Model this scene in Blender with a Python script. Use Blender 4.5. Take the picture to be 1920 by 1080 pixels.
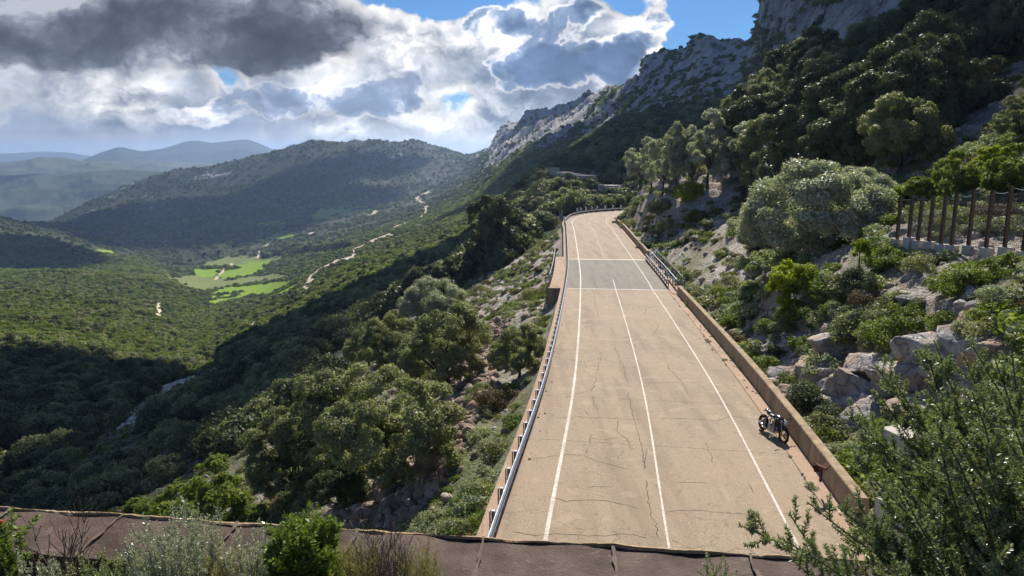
import bpy, bmesh, math, random
import numpy as np
from mathutils import Vector, Matrix
random.seed(7); RNG = np.random.default_rng(7)
for o in list(bpy.data.objects): bpy.data.objects.remove(o)
S = bpy.context.scene; COL = S.collection
R = math.radians
# ------------------------------------------------------------------ camera
F = 1280.0; PITCH = math.atan(255/F); CP, SP = math.cos(PITCH), math.sin(PITCH)
cam = bpy.data.cameras.new('camera'); camo = bpy.data.objects.new('camera', cam); COL.objects.link(camo)
camo.rotation_euler = (math.pi/2-PITCH, 0, 0); cam.sensor_width = 36; cam.lens = 24
cam.clip_start = .1; cam.clip_end = 90000; S.camera = camo
S.render.engine = 'CYCLES'
S.view_settings.view_transform = 'Standard'; S.view_settings.look = 'None'; S.view_settings.gamma = 1
S.view_settings.exposure = 0.85
SUN_AZ, SUN_EL = R(14), R(41)      # azimuth from +Y towards +X
SUNV = Vector((math.sin(SUN_AZ)*math.cos(SUN_EL), math.cos(SUN_AZ)*math.cos(SUN_EL), math.sin(SUN_EL)))
HAZE = 7.2e-5
sl = bpy.data.lights.new('sun', 'SUN'); sl.energy = 4.4; sl.angle = R(.53); sl.color = (1, .94, .85)
so = bpy.data.objects.new('sun', sl); COL.objects.link(so); so.rotation_euler = SUNV.to_track_quat('Z', 'Y').to_euler()

def W(px, py, Z):
    a = (px-960)/F*Z; b = (540-py)/F*Z
    return np.array([a, Z*CP+b*SP, -Z*SP+b*CP])
def proj(P):
    x, y, z = P[..., 0], P[..., 1], P[..., 2]
    Z = y*CP-z*SP; b = y*SP+z*CP
    Zs = np.maximum(Z, .01)
    return 960+F*x/Zs, 540-F*b/Zs, Z
# ------------------------------------------------------------------ node helper
class NT:
    def __init__(s, tree): s.t = tree; s.n = tree.nodes; s.l = tree.links
    def new(s, typ, **kw):
        n = s.n.new(typ)
        for k, v in kw.items(): setattr(n, k, v)
        return n
    def put(s, sock, v):
        if v is None: return
        if isinstance(v, bpy.types.NodeSocket): s.l.new(v, sock)
        else: sock.default_value = v
    def m(s, op, a, b=None, c=None, clamp=False):
        n = s.new('ShaderNodeMath', operation=op, use_clamp=clamp)
        s.put(n.inputs[0], a); s.put(n.inputs[1], b)
        if c is not None: s.put(n.inputs[2], c)
        return n.outputs[0]
    def mix(s, f, a, b, blend='MIX'):
        n = s.new('ShaderNodeMix', data_type='RGBA', blend_type=blend)
        s.put(n.inputs[0], f); s.put(n.inputs[6], a if isinstance(a, bpy.types.NodeSocket) else (*a, 1))
        s.put(n.inputs[7], b if isinstance(b, bpy.types.NodeSocket) else (*b, 1)); return n.outputs[2]
    def noise(s, vec, scale, detail=4, rough=.55, dist=0, out=0):
        n = s.new('ShaderNodeTexNoise'); s.put(n.inputs['Vector'], vec); n.inputs['Scale'].default_value = scale
        n.inputs['Detail'].default_value = detail; n.inputs['Roughness'].default_value = rough; n.inputs['Distortion'].default_value = dist
        return n.outputs[out]
    def voro(s, vec, scale, feature='F1', out=0, rnd=1):
        n = s.new('ShaderNodeTexVoronoi', feature=feature); s.put(n.inputs['Vector'], vec); n.inputs['Scale'].default_value = scale
        n.inputs['Randomness'].default_value = rnd
        return n.outputs[out]
    def ramp(s, f, stops, interp='LINEAR'):
        n = s.new('ShaderNodeValToRGB'); n.color_ramp.interpolation = interp; e = n.color_ramp.elements
        while len(e) < len(stops): e.new(.5)
        for i, (p, c) in enumerate(stops):
            e[i].position = p; e[i].color = (*c, 1) if hasattr(c, '__len__') else (c, c, c, 1)
        s.put(n.inputs[0], f); return n.outputs[0]
    def step(s, f, lo, hi):
        n = s.new('ShaderNodeMapRange'); s.put(n.inputs[0], f); n.inputs[1].default_value = lo; n.inputs[2].default_value = hi; return n.outputs[0]
    def comb(s, x, y, z):
        n = s.new('ShaderNodeCombineXYZ'); s.put(n.inputs[0], x); s.put(n.inputs[1], y); s.put(n.inputs[2], z); return n.outputs[0]
    def vm(s, op, a, b=None):
        n = s.new('ShaderNodeVectorMath', operation=op); s.put(n.inputs[0], a); s.put(n.inputs[1], b); return n.outputs[0]
    def bump(s, h, strength=.5, dist=.1):
        n = s.new('ShaderNodeBump'); s.put(n.inputs['Height'], h); n.inputs['Strength'].default_value = strength; n.inputs['Distance'].default_value = dist
        return n.outputs[0]
def newmat(name, rough=.8, metal=0, spec=.3):
    m = bpy.data.materials.new(name); m.use_nodes = True; nt = NT(m.node_tree)
    b = m.node_tree.nodes['Principled BSDF']; b.inputs['Roughness'].default_value = rough; b.inputs['Metallic'].default_value = metal
    b.inputs['Specular IOR Level'].default_value = spec
    nt.pos = nt.new('ShaderNodeNewGeometry').outputs['Position']
    nt.oc = nt.new('ShaderNodeTexCoord').outputs['Object']
    return m, nt, b
def simple(name, c, c2=None, rough=.7, metal=0, scale=6, spec=.3, bump=0):
    m, nt, b = newmat(name, rough, metal, spec)
    n = nt.noise(nt.oc, scale, 5, .6)
    col = nt.mix(nt.step(n, .35, .68), c, c2 or tuple(x*.8 for x in c)); nt.put(b.inputs['Base Color'], col)
    if bump: nt.put(b.inputs['Normal'], nt.bump(n, .6, bump))
    return m
# ------------------------------------------------------------------ world: sky with broken cumulus
wd = bpy.data.worlds.new('World'); S.world = wd; wd.use_nodes = True
nt = NT(wd.node_tree); nt.n.clear()
sky = nt.new('ShaderNodeTexSky', sky_type='NISHITA'); sky.sun_disc = False
sky.sun_elevation = SUN_EL; sky.sun_rotation = SUN_AZ; sky.altitude = 400; sky.air_density = 1.0; sky.dust_density = .4; sky.ozone_density = 3
dirv = nt.new('ShaderNodeTexCoord').outputs['Generated']
sx = nt.new('ShaderNodeSeparateXYZ'); nt.put(sx.inputs[0], dirv)
DEG = 180/math.pi
az = nt.m('MULTIPLY', nt.m('ARCTAN2', sx.outputs[0], sx.outputs[1]), DEG)
el = nt.m('MULTIPLY', nt.m('ARCSINE', nt.m('MINIMUM', sx.outputs[2], .999)), DEG)
def azel(px, py):
    v = W(px, py, 1.0); v = v/np.linalg.norm(v)
    return math.degrees(math.atan2(v[0], v[1])), math.degrees(math.asin(v[2]))
cvec = nt.comb(az, nt.m('MULTIPLY', el, 1.25), 3.7)
def warped(v, sc, amp_, dt=3):
    w = nt.vm('SCALE', nt.vm('SUBTRACT', nt.noise(v, sc, dt, .6, 0, 1), (.5, .5, .5)), None); w.node.inputs['Scale'].default_value = amp_; return nt.vm('ADD', v, w)
p1 = warped(cvec, .16, 5.0, 4)
sepw = nt.new('ShaderNodeSeparateXYZ'); nt.put(sepw.inputs[0], p1)
def blob(px, py, rx, ry, amp, pw=1):
    a0, e0 = azel(px, py); ra, re = rx/F*DEG*.95, ry/F*DEG*.95
    dx = nt.m('DIVIDE', nt.m('SUBTRACT', sepw.outputs[0], a0), ra)
    dy = nt.m('DIVIDE', nt.m('SUBTRACT', sepw.outputs[1], e0*1.25), re*1.25)
    r2 = nt.m('ADD', nt.m('MULTIPLY', dx, dx), nt.m('MULTIPLY', dy, dy))
    if pw > 1: r2 = nt.m('POWER', r2, pw)
    return nt.m('MULTIPLY', nt.m('EXPONENT', nt.m('MULTIPLY', r2, -1)), amp)
def addall(lst):
    o_ = None
    for b_ in lst: t_ = blob(*b_); o_ = t_ if o_ is None else nt.m('ADD', o_, t_)
    return o_
a0_ = nt.noise(p1, .16, 8, .56); a1_ = nt.noise(nt.vm('ADD', p1, (.5, 1.3, 0)), .16, 6, .56)
bil = nt.voro(warped(p1, .5, 1.0, 2), .30); bil2 = nt.voro(warped(p1, 1.2, .5, 2), .85)
bumps = nt.m('ADD', nt.m('MULTIPLY', nt.m('SUBTRACT', .5, bil), .24), nt.m('MULTIPLY', nt.m('SUBTRACT', .5, bil2), .12))
n0 = nt.m('ADD', nt.m('MULTIPLY', nt.m('SUBTRACT', a0_, .5), 1.5), bumps)
relief = nt.m('ADD', nt.m('MULTIPLY', nt.m('SUBTRACT', a0_, a1_), 1.5), nt.m('MULTIPLY', bumps, .5))     # thicker here than sunward: a lit bulge
rimv = nt.noise(p1, .13, 3, .6)
# the broken cumulus deck: how thick it is in each direction
base = nt.m('ADD', addall([(880, 60, 210, 75, .30), (1120, 90, 130, 110, .34), (960, 200, 260, 120, .30), (500, 210, 420, 130, .32), (100, 210, 300, 120, .30), (1215, 30, 55, 70, .22), (1230, 110, 60, 40, .18), (700, 40, 110, 90, .30),
      (800, -15, 120, 42, -.95), (1345, 60, 85, 200, -1.3, 2), (1290, 60, 45, 60, -.5), (435, 140, 28, 34, -.5), (850, 195, 60, 34, -.40), (1165, 5, 40, 26, -.5), (1390, 60, 30, 10, .25)]), nt.m('ADD', .05, nt.m('MULTIPLY', nt.m('MAXIMUM', nt.step(nt.m('ABSOLUTE', az), 50, 85), nt.step(el, 32, 50)), -.10)))
dens = nt.m('ADD', base, nt.m('MULTIPLY', n0, .62))
cover = nt.m('MULTIPLY', nt.step(dens, .02, .13), nt.step(el, -3, 1))
ccol = nt.ramp(dens, [(0.0, (.55, .66, .84)), (.10, (.80, .85, .93)), (.20, (1.05, 1.04, 1.03)), (.30, (.78, .80, .86)), (.42, (.40, .46, .58)), (.58, (.27, .33, .44)), (.8, (.20, .24, .33))])
# blue grey bodies and glaring white heads
shadeb = addall([(1090, 130, 120, 60, .8), (1180, 190, 110, 70, .8), (960, 210, 120, 60, .6), (700, 215, 120, 50, .55), (640, 265, 160, 40, .5), (930, 60, 70, 40, .4), (300, 190, 60, 60, .4), (350, 245, 150, 40, .5), (100, 250, 200, 40, .35), (1110, 20, 60, 30, .4)])
shadeb = nt.m('MULTIPLY', shadeb, nt.m('MULTIPLY', nt.step(n0, -.30, .12), 1.25))
ccol = nt.mix(nt.m('MINIMUM', shadeb, .85), ccol, (.235, .31, .44))
glare = addall([(870, 225, 130, 60, .9), (180, 150, 120, 45, .55), (240, 210, 60, 50, .45), (1205, 60, 60, 60, .7), (760, 60, 110, 60, .7), (1250, 110, 50, 25, .8), (1160, 215, 40, 50, .8), (640, 250, 60, 30, .5), (930, 70, 60, 24, .6), (560, 130, 90, 60, .4), (985, 88, 40, 14, .6)])
glare = nt.m('MULTIPLY', nt.m('MULTIPLY', glare, 1.7), nt.step(nt.m('ADD', relief, nt.m('MULTIPLY', n0, -.35)), -.18, .12))
ccol = nt.mix(nt.m('MINIMUM', glare, .9), ccol, (1.22, 1.20, 1.16))
rl = nt.m('ADD', 1.0, nt.m('MULTIPLY', relief, 1.5)); rl = nt.m('MINIMUM', nt.m('MAXIMUM', rl, .72), 1.35)
ccol = nt.mix(1.0, ccol, nt.comb(rl, rl, rl), 'MULTIPLY')
# nearer blue grey masses with glaring rims, over the paler deck
low = nt.step(el, 2.0, -.8); ccol = nt.mix(nt.m('MULTIPLY', low, .75), ccol, (.98, 1.0, 1.04)); cover = nt.m('MAXIMUM', cover, nt.m('MULTIPLY', low, .9))
def rimmed(bl, amp_, noff, thr, body, deep, cv, cc, soft=.09):
    pv = nt.vm('ADD', p1, noff); nn = nt.m('ADD', nt.m('MULTIPLY', nt.m('SUBTRACT', nt.noise(pv, .20, 7, .56), .5), 1.35), nt.m('MULTIPLY', bumps, 1.3))
    d_ = nt.m('SUBTRACT', nt.m('ADD', addall(bl), nt.m('MULTIPLY', nn, amp_)), thr)
    rv = nt.m('ADD', .30, nt.m('MULTIPLY', nt.step(nt.m('ADD', rimv, nt.m('MULTIPLY', relief, -.5)), .36, .60), 3.2))
    c_ = nt.ramp(nt.m('ADD', nt.m('MULTIPLY', d_, rv), .0), [(0.0, (.80, .86, .95)), (.09, (1.18, 1.16, 1.14)), (.22, (.86, .89, .95)), (.40, body), (.85, deep)])
    m_ = nt.step(d_, .0, soft); c_ = nt.mix(1.0, c_, nt.comb(rl, rl, rl), 'MULTIPLY'); return nt.m('MAXIMUM', cv, m_), nt.mix(m_, cc, c_)
cover, ccol = rimmed([(520, 180, 150, 46, .70), (350, 225, 90, 24, .55), (700, 200, 90, 40, .7), (640, 250, 90, 14, .5), (770, 150, 60, 50, .5)], .85, (40, 3, 1), .44, (.38, .46, .61), (.26, .34, .49), cover, ccol, .16)
cover, ccol = rimmed([(1085, 130, 90, 56, .85), (1170, 150, 46, 90, .6), (960, 120, 70, 50, .55), (1030, 40, 90, 46, .55), (900, 30, 60, 34, .5), (1120, 20, 50, 30, .5), (1225, 50, 40, 60, .5)], .95, (11, 27, 5), .42, (.30, .40, .58), (.16, .24, .41), cover, ccol)
# the dark rain-heavy deck at the upper left
dk = nt.m('ADD', addall([(100, 35, 430, 80, .85, 2), (480, 45, 170, 72, .70, 2), (-400, 40, 300, 110, .8), (640, 70, 70, 60, .5)]), nt.m('MULTIPLY', n0, .95))
nd = nt.noise(p1, .22, 6, .6)
dkf = nt.m('ADD', nt.m('MULTIPLY', nt.m('SUBTRACT', nd, .5), 1.9), nt.m('ADD', nt.m('MULTIPLY', relief, -.7), nt.m('MULTIPLY', dk, .62)))
dkf = nt.m('SUBTRACT', dkf, addall([(200, 0, 700, 55, .16), (20, 0, 110, 28, .5), (330, 10, 60, 60, .25), (400, 95, 80, 25, .25)]))
dkc = nt.ramp(dkf, [(.10, (.50, .53, .58)), (.30, (.22, .245, .30)), (.50, (.115, .127, .16)), (.72, (.070, .077, .098)), (1.0, (.047, .052, .066))])
dkm = nt.step(dk, .26, .66)
ccol = nt.mix(dkm, ccol, dkc); cover = nt.m('MAXIMUM', cover, dkm)
bgs = nt.new('ShaderNodeBackground'); nt.put(bgs.inputs[0], nt.mix(1.0, sky.outputs[0], (.36, .60, .86), 'MULTIPLY')); bgs.inputs[1].default_value = .058
bgc = nt.new('ShaderNodeBackground'); nt.put(bgc.inputs[0], ccol); bgc.inputs[1].default_value = .58
ms = nt.new('ShaderNodeMixShader'); nt.put(ms.inputs[0], cover); nt.l.new(bgs.outputs[0], ms.inputs[1]); nt.l.new(bgc.outputs[0], ms.inputs[2])
wo = nt.new('ShaderNodeOutputWorld'); nt.l.new(ms.outputs[0], wo.inputs[0])
# ------------------------------------------------------------------ numpy noise
_perm = RNG.permutation(4096).astype(np.int64); _val = RNG.random(4096)*2-1
def vnoise(x, y, z):
    xi, yi, zi = np.floor(x).astype(np.int64), np.floor(y).astype(np.int64), np.floor(z).astype(np.int64)
    fx, fy, fz = x-xi, y-yi, z-zi
    u, v, w = [f*f*f*(f*(f*6-15)+10) for f in (fx, fy, fz)]
    def h(a, b, c): return _val[_perm[(_perm[(_perm[a & 4095]+b) & 4095]+c) & 4095]]
    x0 = h(xi, yi, zi)*(1-u)+h(xi+1, yi, zi)*u; x1 = h(xi, yi+1, zi)*(1-u)+h(xi+1, yi+1, zi)*u
    x2 = h(xi, yi, zi+1)*(1-u)+h(xi+1, yi, zi+1)*u; x3 = h(xi, yi+1, zi+1)*(1-u)+h(xi+1, yi+1, zi+1)*u
    return (x0*(1-v)+x1*v)*(1-w)+(x2*(1-v)+x3*v)*w
def fbm(x, y, z, scale, octv=4, gain=.5, ridged=False):
    s = 0; a = 1.0; f = 1.0/scale; tot = 0
    for i in range(octv):
        n = vnoise(x*f+17.3*i, y*f-9.1*i, z*f+3.3*i)
        s = s+a*((1-2*np.abs(n)) if ridged else n); tot += a; a *= gain; f *= 2.03
    return s/tot
# ------------------------------------------------------------------ object helpers
def link(o, parent=None):
    COL.objects.link(o)
    if parent is not None: o.parent = parent
    return o
def tag(o, label=None, cat=None, group=None, kind=None):
    if label: o['label'] = label
    if cat: o['category'] = cat
    if group: o['group'] = group
    if kind: o['kind'] = kind
    return o
def empty(name, loc=(0, 0, 0), rz=0, scale=(1, 1, 1)):
    o = bpy.data.objects.new(name, None); o.location = loc; o.rotation_euler = (0, 0, rz); o.scale = scale; o.empty_display_size = .3; return link(o)
def npmesh(name, verts, faces, mat=None, attrs=None, smooth=False, matidx=None):
    me = bpy.data.meshes.new(name); verts = np.asarray(verts, np.float32).reshape(-1, 3); faces = np.asarray(faces, np.int32)
    k = faces.shape[1]; n = len(faces)
    me.vertices.add(len(verts)); me.vertices.foreach_set('co', verts.ravel())
    me.loops.add(n*k); me.loops.foreach_set('vertex_index', faces.ravel())
    me.polygons.add(n); me.polygons.foreach_set('loop_start', np.arange(0, n*k, k, dtype=np.int32))
    try: me.polygons.foreach_set('loop_total', np.full(n, k, np.int32))
    except Exception: pass
    if smooth: me.polygons.foreach_set('use_smooth', np.ones(n, bool))
    for nm, (dom, arr) in (attrs or {}).items():
        a = me.attributes.new(nm, 'FLOAT', dom); a.data.foreach_set('value', np.asarray(arr, np.float32))
    for m in (mat if isinstance(mat, (list, tuple)) else [mat]):
        if m: me.materials.append(m)
    if matidx is not None: me.polygons.foreach_set('material_index', np.asarray(matidx, np.int32))
    me.update(calc_edges=True); me.validate(); return me
class MB:
    """collects boxes, tubes and sheets and links them as ONE mesh object"""
    def __init__(s): s.v = []; s.f = []; s.mi = []; s.k = 0
    def add(s, vs, fs):
        b = len(s.v); s.v += [tuple(map(float, v)) for v in vs]; s.f += [tuple(b+i for i in f) for f in fs]; s.mi += [s.k]*len(fs); return s
    def box(s, c, size, rz=0, M=None):
        hx, hy, hz = [d/2 for d in size]; vs = []
        for sx_ in (-1, 1):
            for sy_ in (-1, 1):
                for sz_ in (-1, 1):
                    v = Vector((sx_*hx, sy_*hy, sz_*hz))
                    if M is not None: v = M @ v
                    elif rz: v = Matrix.Rotation(rz, 3, 'Z') @ v
                    vs.append(v+Vector(c))
        return s.add(vs, [(0, 1, 3, 2), (4, 6, 7, 5), (0, 4, 5, 1), (2, 3, 7, 6), (0, 2, 6, 4), (1, 5, 7, 3)])
    def tube(s, pts, rad, n=8, cap=True):
        pts = [Vector(p) for p in pts]; m = len(pts); rr = rad if hasattr(rad, '__len__') else [rad]*m; rings = []; up = Vector((0, 0, 1))
        for i, p in enumerate(pts):
            d = (pts[min(i+1, m-1)]-pts[max(i-1, 0)]).normalized()
            a = d.cross(up); a = d.cross(Vector((1, 0, 0))) if a.length < .1 else a
            a.normalize(); b = d.cross(a)
            rings.append([p+(a*math.cos(2*math.pi*k/n)+b*math.sin(2*math.pi*k/n))*rr[i] for k in range(n)])
        vs = [v for r_ in rings for v in r_]; fs = []
        for i in range(m-1):
            for k in range(n): fs.append((i*n+k, i*n+(k+1) % n, (i+1)*n+(k+1) % n, (i+1)*n+k))
        if cap: fs += [tuple(range(n))[::-1], tuple((m-1)*n+k for k in range(n))]
        return s.add(vs, fs)
    def torus(s, c, axis, R0, r0, n=28, k=8):
        c = Vector(c); axis = Vector(axis).normalized(); a = axis.orthogonal().normalized(); b = axis.cross(a); vs = []; fs = []
        for i in range(n):
            d = a*math.cos(2*math.pi*i/n)+b*math.sin(2*math.pi*i/n)
            for j in range(k): vs.append(c+d*(R0+r0*math.cos(2*math.pi*j/k))+axis*r0*math.sin(2*math.pi*j/k))
        for i in range(n):
            for j in range(k): fs.append((i*k+j, ((i+1) % n)*k+j, ((i+1) % n)*k+(j+1) % k, i*k+(j+1) % k))
        return s.add(vs, fs)
    def ball(s, c, r, n=10, k=7, M=None):
        vs = []; fs = []
        for j in range(k+1):
            t = math.pi*j/k
            for i in range(n):
                v = Vector((r[0]*math.sin(t)*math.cos(2*math.pi*i/n), r[1]*math.sin(t)*math.sin(2*math.pi*i/n), r[2]*math.cos(t)))
                vs.append((M @ v if M is not None else v)+Vector(c))
        for j in range(k):
            for i in range(n): fs.append((j*n+i, (j+1)*n+i, (j+1)*n+(i+1) % n, j*n+(i+1) % n))
        return s.add(vs, fs)
    def mesh(s, name, mats, smooth=False):
        me = bpy.data.meshes.new(name); me.from_pydata(s.v, [], s.f)
        for m in (mats if isinstance(mats, (list, tuple)) else [mats]): me.materials.append(m)
        me.polygons.foreach_set('material_index', s.mi)
        if smooth: me.polygons.foreach_set('use_smooth', [True]*len(s.f))
        me.update(); return me
    def build(s, name, mats, parent=None, smooth=False):
        return link(bpy.data.objects.new(name, s.mesh(name, mats, smooth)), parent)
# ------------------------------------------------------------------ road path and near hillside
def catmull(P, n=24):
    P = np.array(P, float); P = np.vstack([2*P[0]-P[1], P, 2*P[-1]-P[-2]]); out = []
    for i in range(1, len(P)-2):
        for t in np.linspace(0, 1, n, endpoint=False):
            a, b, c, d = P[i-1:i+3]
            out.append(.5*((2*b)+(-a+c)*t+(2*a-5*b+4*c-d)*t*t+(-a+3*b-3*c+d)*t**3))
    out.append(P[-2]); return np.array(out)
PATH = catmull([(-2.6, -32), (1.9, 0), (4.33, 17.1), (6.8, 34.8), (10.0, 64.3), (11.7, 83), (14.6, 122.7), (16.0, 142), (19.5, 158), (27, 170), (45, 182), (75, 200), (120, 240), (190, 330)], 14)
seg = np.diff(PATH, axis=0); SEGL = np.linalg.norm(seg, axis=1); STA = np.concatenate([[0], np.cumsum(SEGL)])
SY = np.interp
def road_z(Y): return np.interp(Y, [-60, 0, 64, 83, 123, 160, 185, 340], [-6.8, -9.81, -13.06, -13.5, -13.8, -14.6, -15.2, -18])
def xcen(Y): return np.interp(Y, PATH[:, 1], PATH[:, 0])
def lateral(x, y):
    """signed distance to the road centre line (right positive) and the station's Y"""
    x = np.asarray(x, float).ravel(); y = np.asarray(y, float).ravel()
    best = np.full(x.shape, 1e9); sg = np.zeros(x.shape); yy = np.zeros(x.shape)
    for i in range(len(seg)):
        ax, ay = PATH[i]; dx, dy = seg[i]; L2 = dx*dx+dy*dy
        t = np.clip(((x-ax)*dx+(y-ay)*dy)/L2, 0, 1); ex = x-ax-t*dx; ey = y-ay-t*dy; d = ex*ex+ey*ey
        m = d < best; best[m] = d[m]; sg[m] = np.sign(ex*dy-ey*dx)[m]; yy[m] = (ay+t*dy)[m]
    return np.sqrt(best)*sg, yy
def sstep(x, a, b): t = np.clip((x-a)/(b-a), 0, 1); return t*t*(3-2*t)
def zA(x, y, detail=True):
    shp = np.shape(x); t, ys = lateral(x, y); x = np.asarray(x, float).ravel(); y = np.asarray(y, float).ravel()
    zr = road_z(ys); u = x-xcen(np.clip(y, -30, 150))-5.85; td = t-5.85
    g = np.interp(u, [0, 1.5, 4, 9, 14, 26, 60, 100, 150], [0, .15, 1.5, 4.6, 7.4, 14.6, 38, 70, 112])
    cut = sstep(ys, 92, 122)*np.clip((td-1.5)*1.6, 0, 7)
    hr = np.minimum(g+cut, 1.25*np.maximum(td, 0)+.1)
    v = -t-5.5
    dl = np.interp(v, [0, .3, 2, 25, 60, 110, 165, 260], [.9, 1.4, 3.0, 16, 33.5, 52, 57, 60])
    z = np.where(t > 0, zr+hr, zr-dl)
    z = np.where((t > 0) & (t < 5.9), zr-.5, z); z = np.where((t <= 0) & (t > -4.6), zr-.5, z)
    # the ground round the viewpoint: roof of the gallery
    fade = sstep(np.abs(t), 5.9, 9)
    if detail:
        z = z+fade*(fbm(x, y, 0*x, 22, 3)*1.6+fbm(x, y, z*.6, 4.5, 4, .55, True)*.42)
        led = fbm(x, y, z, 9, 3, .5); out = sstep(led, .02, .3)*sstep(t, 6, 12)
        z = z+out*(np.floor(z*1.1+led*2)/1.1-z+.45)*.55
        z = z+fade*fbm(x, y, z, .9, 3, .6)*.16
        lw = u+fbm(x, y, 0*x, 5, 3, .6)*2.6; inl = sstep(y, 14, 20)*(1-sstep(y, 40, 50))*(t > 0)
        z = z+inl*(sstep(lw, 3.3, 4.3)*1.15+sstep(lw, 5.6, 6.5)*.95)*(1-sstep(lw, 8, 17))
    # beyond its far edge the hillside falls away behind the trees
    rr = np.hypot(x, y); ang = np.arctan2(x, y)
    lim = np.interp(ang, [-1.2, -.5, -.2, 0.05, .16, .22, .3, .5, .6, 1.2], [175, 175, 190, 170, 178, 172, 148, 142, 165, 210])
    z = z-np.clip(rr-lim, 0, None)*np.where(t > 0, 1.2, .8)
    return z.reshape(shp)
class Sheet: pass
def gridsheet(P, name, mat, attrs=None):
    nr, nc = P.shape[:2]; i = np.arange((nr-1)*(nc-1)); r, c = i//(nc-1), i % (nc-1); a = r*nc+c
    faces = np.stack([a, a+1, a+nc+1, a+nc], 1)
    me = npmesh(name, P.reshape(-1, 3), faces, mat, attrs, True)
    o = link(bpy.data.objects.new(name, me)); s = Sheet(); s.P = P; s.o = o; s.px, s.py, s.Z = proj(P)
    d1 = P[1:, :-1]-P[:-1, :-1]; d2 = P[:-1, 1:]-P[:-1, :-1]
    s.area = np.linalg.norm(np.cross(d1, d2), axis=-1); s.cx = (s.px[1:, 1:]+s.px[:-1, :-1])/2; s.cy = (s.py[1:, 1:]+s.py[:-1, :-1])/2; s.cz = (s.Z[1:, 1:]+s.Z[:-1, :-1])/2
    n = np.cross(d2, d1); s.nz = np.abs(n[..., 2])/np.maximum(np.linalg.norm(n, axis=-1), 1e-9)
    return s
def inpoly(px, py, poly):
    r = np.zeros(np.shape(px), bool); n = len(poly)
    for i in range(n):
        x0, y0 = poly[i]; x1, y1 = poly[(i+1) % n]
        c = ((y0 > py) != (y1 > py)) & (px < (x1-x0)*(py-y0)/((y1-y0) or 1e-9)+x0); r ^= c
    return r
def dline(px, py, pts):
    d = np.full(np.shape(px), 1e9)
    for (x0, y0), (x1, y1) in zip(pts[:-1], pts[1:]):
        dx, dy = x1-x0, y1-y0; t = np.clip(((px-x0)*dx+(py-y0)*dy)/(dx*dx+dy*dy), 0, 1)
        d = np.minimum(d, np.hypot((px-x0-t*dx), (py-y0-t*dy)*1.6))
    return d
# ------------------------------------------------------------------ terrain materials
def mat_hillside():
    m, nt, b = newmat('stony_hillside', .95, 0, .15); p = nt.pos
    big = nt.noise(p, .11, 4, .6); mid = nt.noise(p, .7, 5, .65); fine = nt.noise(p, 5, 5, .7)
    st = nt.voro(p, 2.3, 'F1', 1); st2 = nt.voro(p, 6.0)
    sb = nt.new('ShaderNodeSeparateColor'); nt.put(sb.inputs[0], st)
    rock = nt.mix(sb.outputs[0], (.34, .29, .245), (.58, .53, .475)); rock = nt.mix(nt.step(fine, .42, .68), rock, (.72, .68, .62))
    soil = nt.mix(mid, (.19, .14, .10), (.38, .30, .23))
    grass = nt.mix(fine, (.06, .085, .024), (.19, .23, .07))
    c = nt.mix(nt.step(nt.m('ADD', mid, nt.m('MULTIPLY', fine, .5)), .62, .86), soil, rock)
    x = nt.new('ShaderNodeSeparateXYZ'); nt.put(x.inputs[0], p)
    leftg = nt.m('MULTIPLY', nt.step(x.outputs[0], 6, -2), .06)
    gm = nt.step(nt.m('ADD', nt.m('ADD', big, nt.m('MULTIPLY', mid, .45)), leftg), .70, .86)
    far = nt.m('MULTIPLY', nt.step(x.outputs[1], 95, 70), 1.0)
    c = nt.mix(nt.m('MULTIPLY', nt.m('MULTIPLY', gm, .85), far), c, grass)
    nz_ = nt.new('ShaderNodeSeparateXYZ'); nt.put(nz_.inputs[0], nt.n['Geometry'].outputs['True Normal'])
    ws_ = nt.vm('ADD', p, nt.vm('SCALE', nt.noise(p, 1.1, 4, .6, 0, 1), None)); fr = nt.step(nt.voro(nt.vm('MULTIPLY', ws_, (1, 1, 1.8)), .9, 'DISTANCE_TO_EDGE'), .05, .0)
    lr = nt.mix(nt.step(nt.noise(p, .6, 5, .7), .42, .6), (.50, .47, .43), (.48, .34, .22)); lr = nt.mix(nt.step(nt.noise(p, 3.5, 6, .7), .5, .68), lr, (.22, .19, .165)); lr = nt.mix(nt.m('MULTIPLY', fr, .85), lr, (.07, .055, .045))
    c = nt.mix(nt.m('MULTIPLY', nt.step(nt.m('ADD', nz_.outputs[2], nt.m('MULTIPLY', mid, .12)), .80, .70), nt.step(x.outputs[0], 6, 9)), c, lr)
    c = nt.mix(nt.m('MULTIPLY', nt.step(x.outputs[0], -18, -42), .8), c, nt.mix(mid, (.03, .04, .018), (.09, .085, .05)))
    nt.put(b.inputs['Base Color'], c)
    h = nt.m('ADD', nt.m('MULTIPLY', st2, .5), nt.m('ADD', fine, nt.m('MULTIPLY', mid, .8)))
    nt.put(b.inputs['Normal'], nt.bump(h, 1.0, .35)); return m
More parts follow.
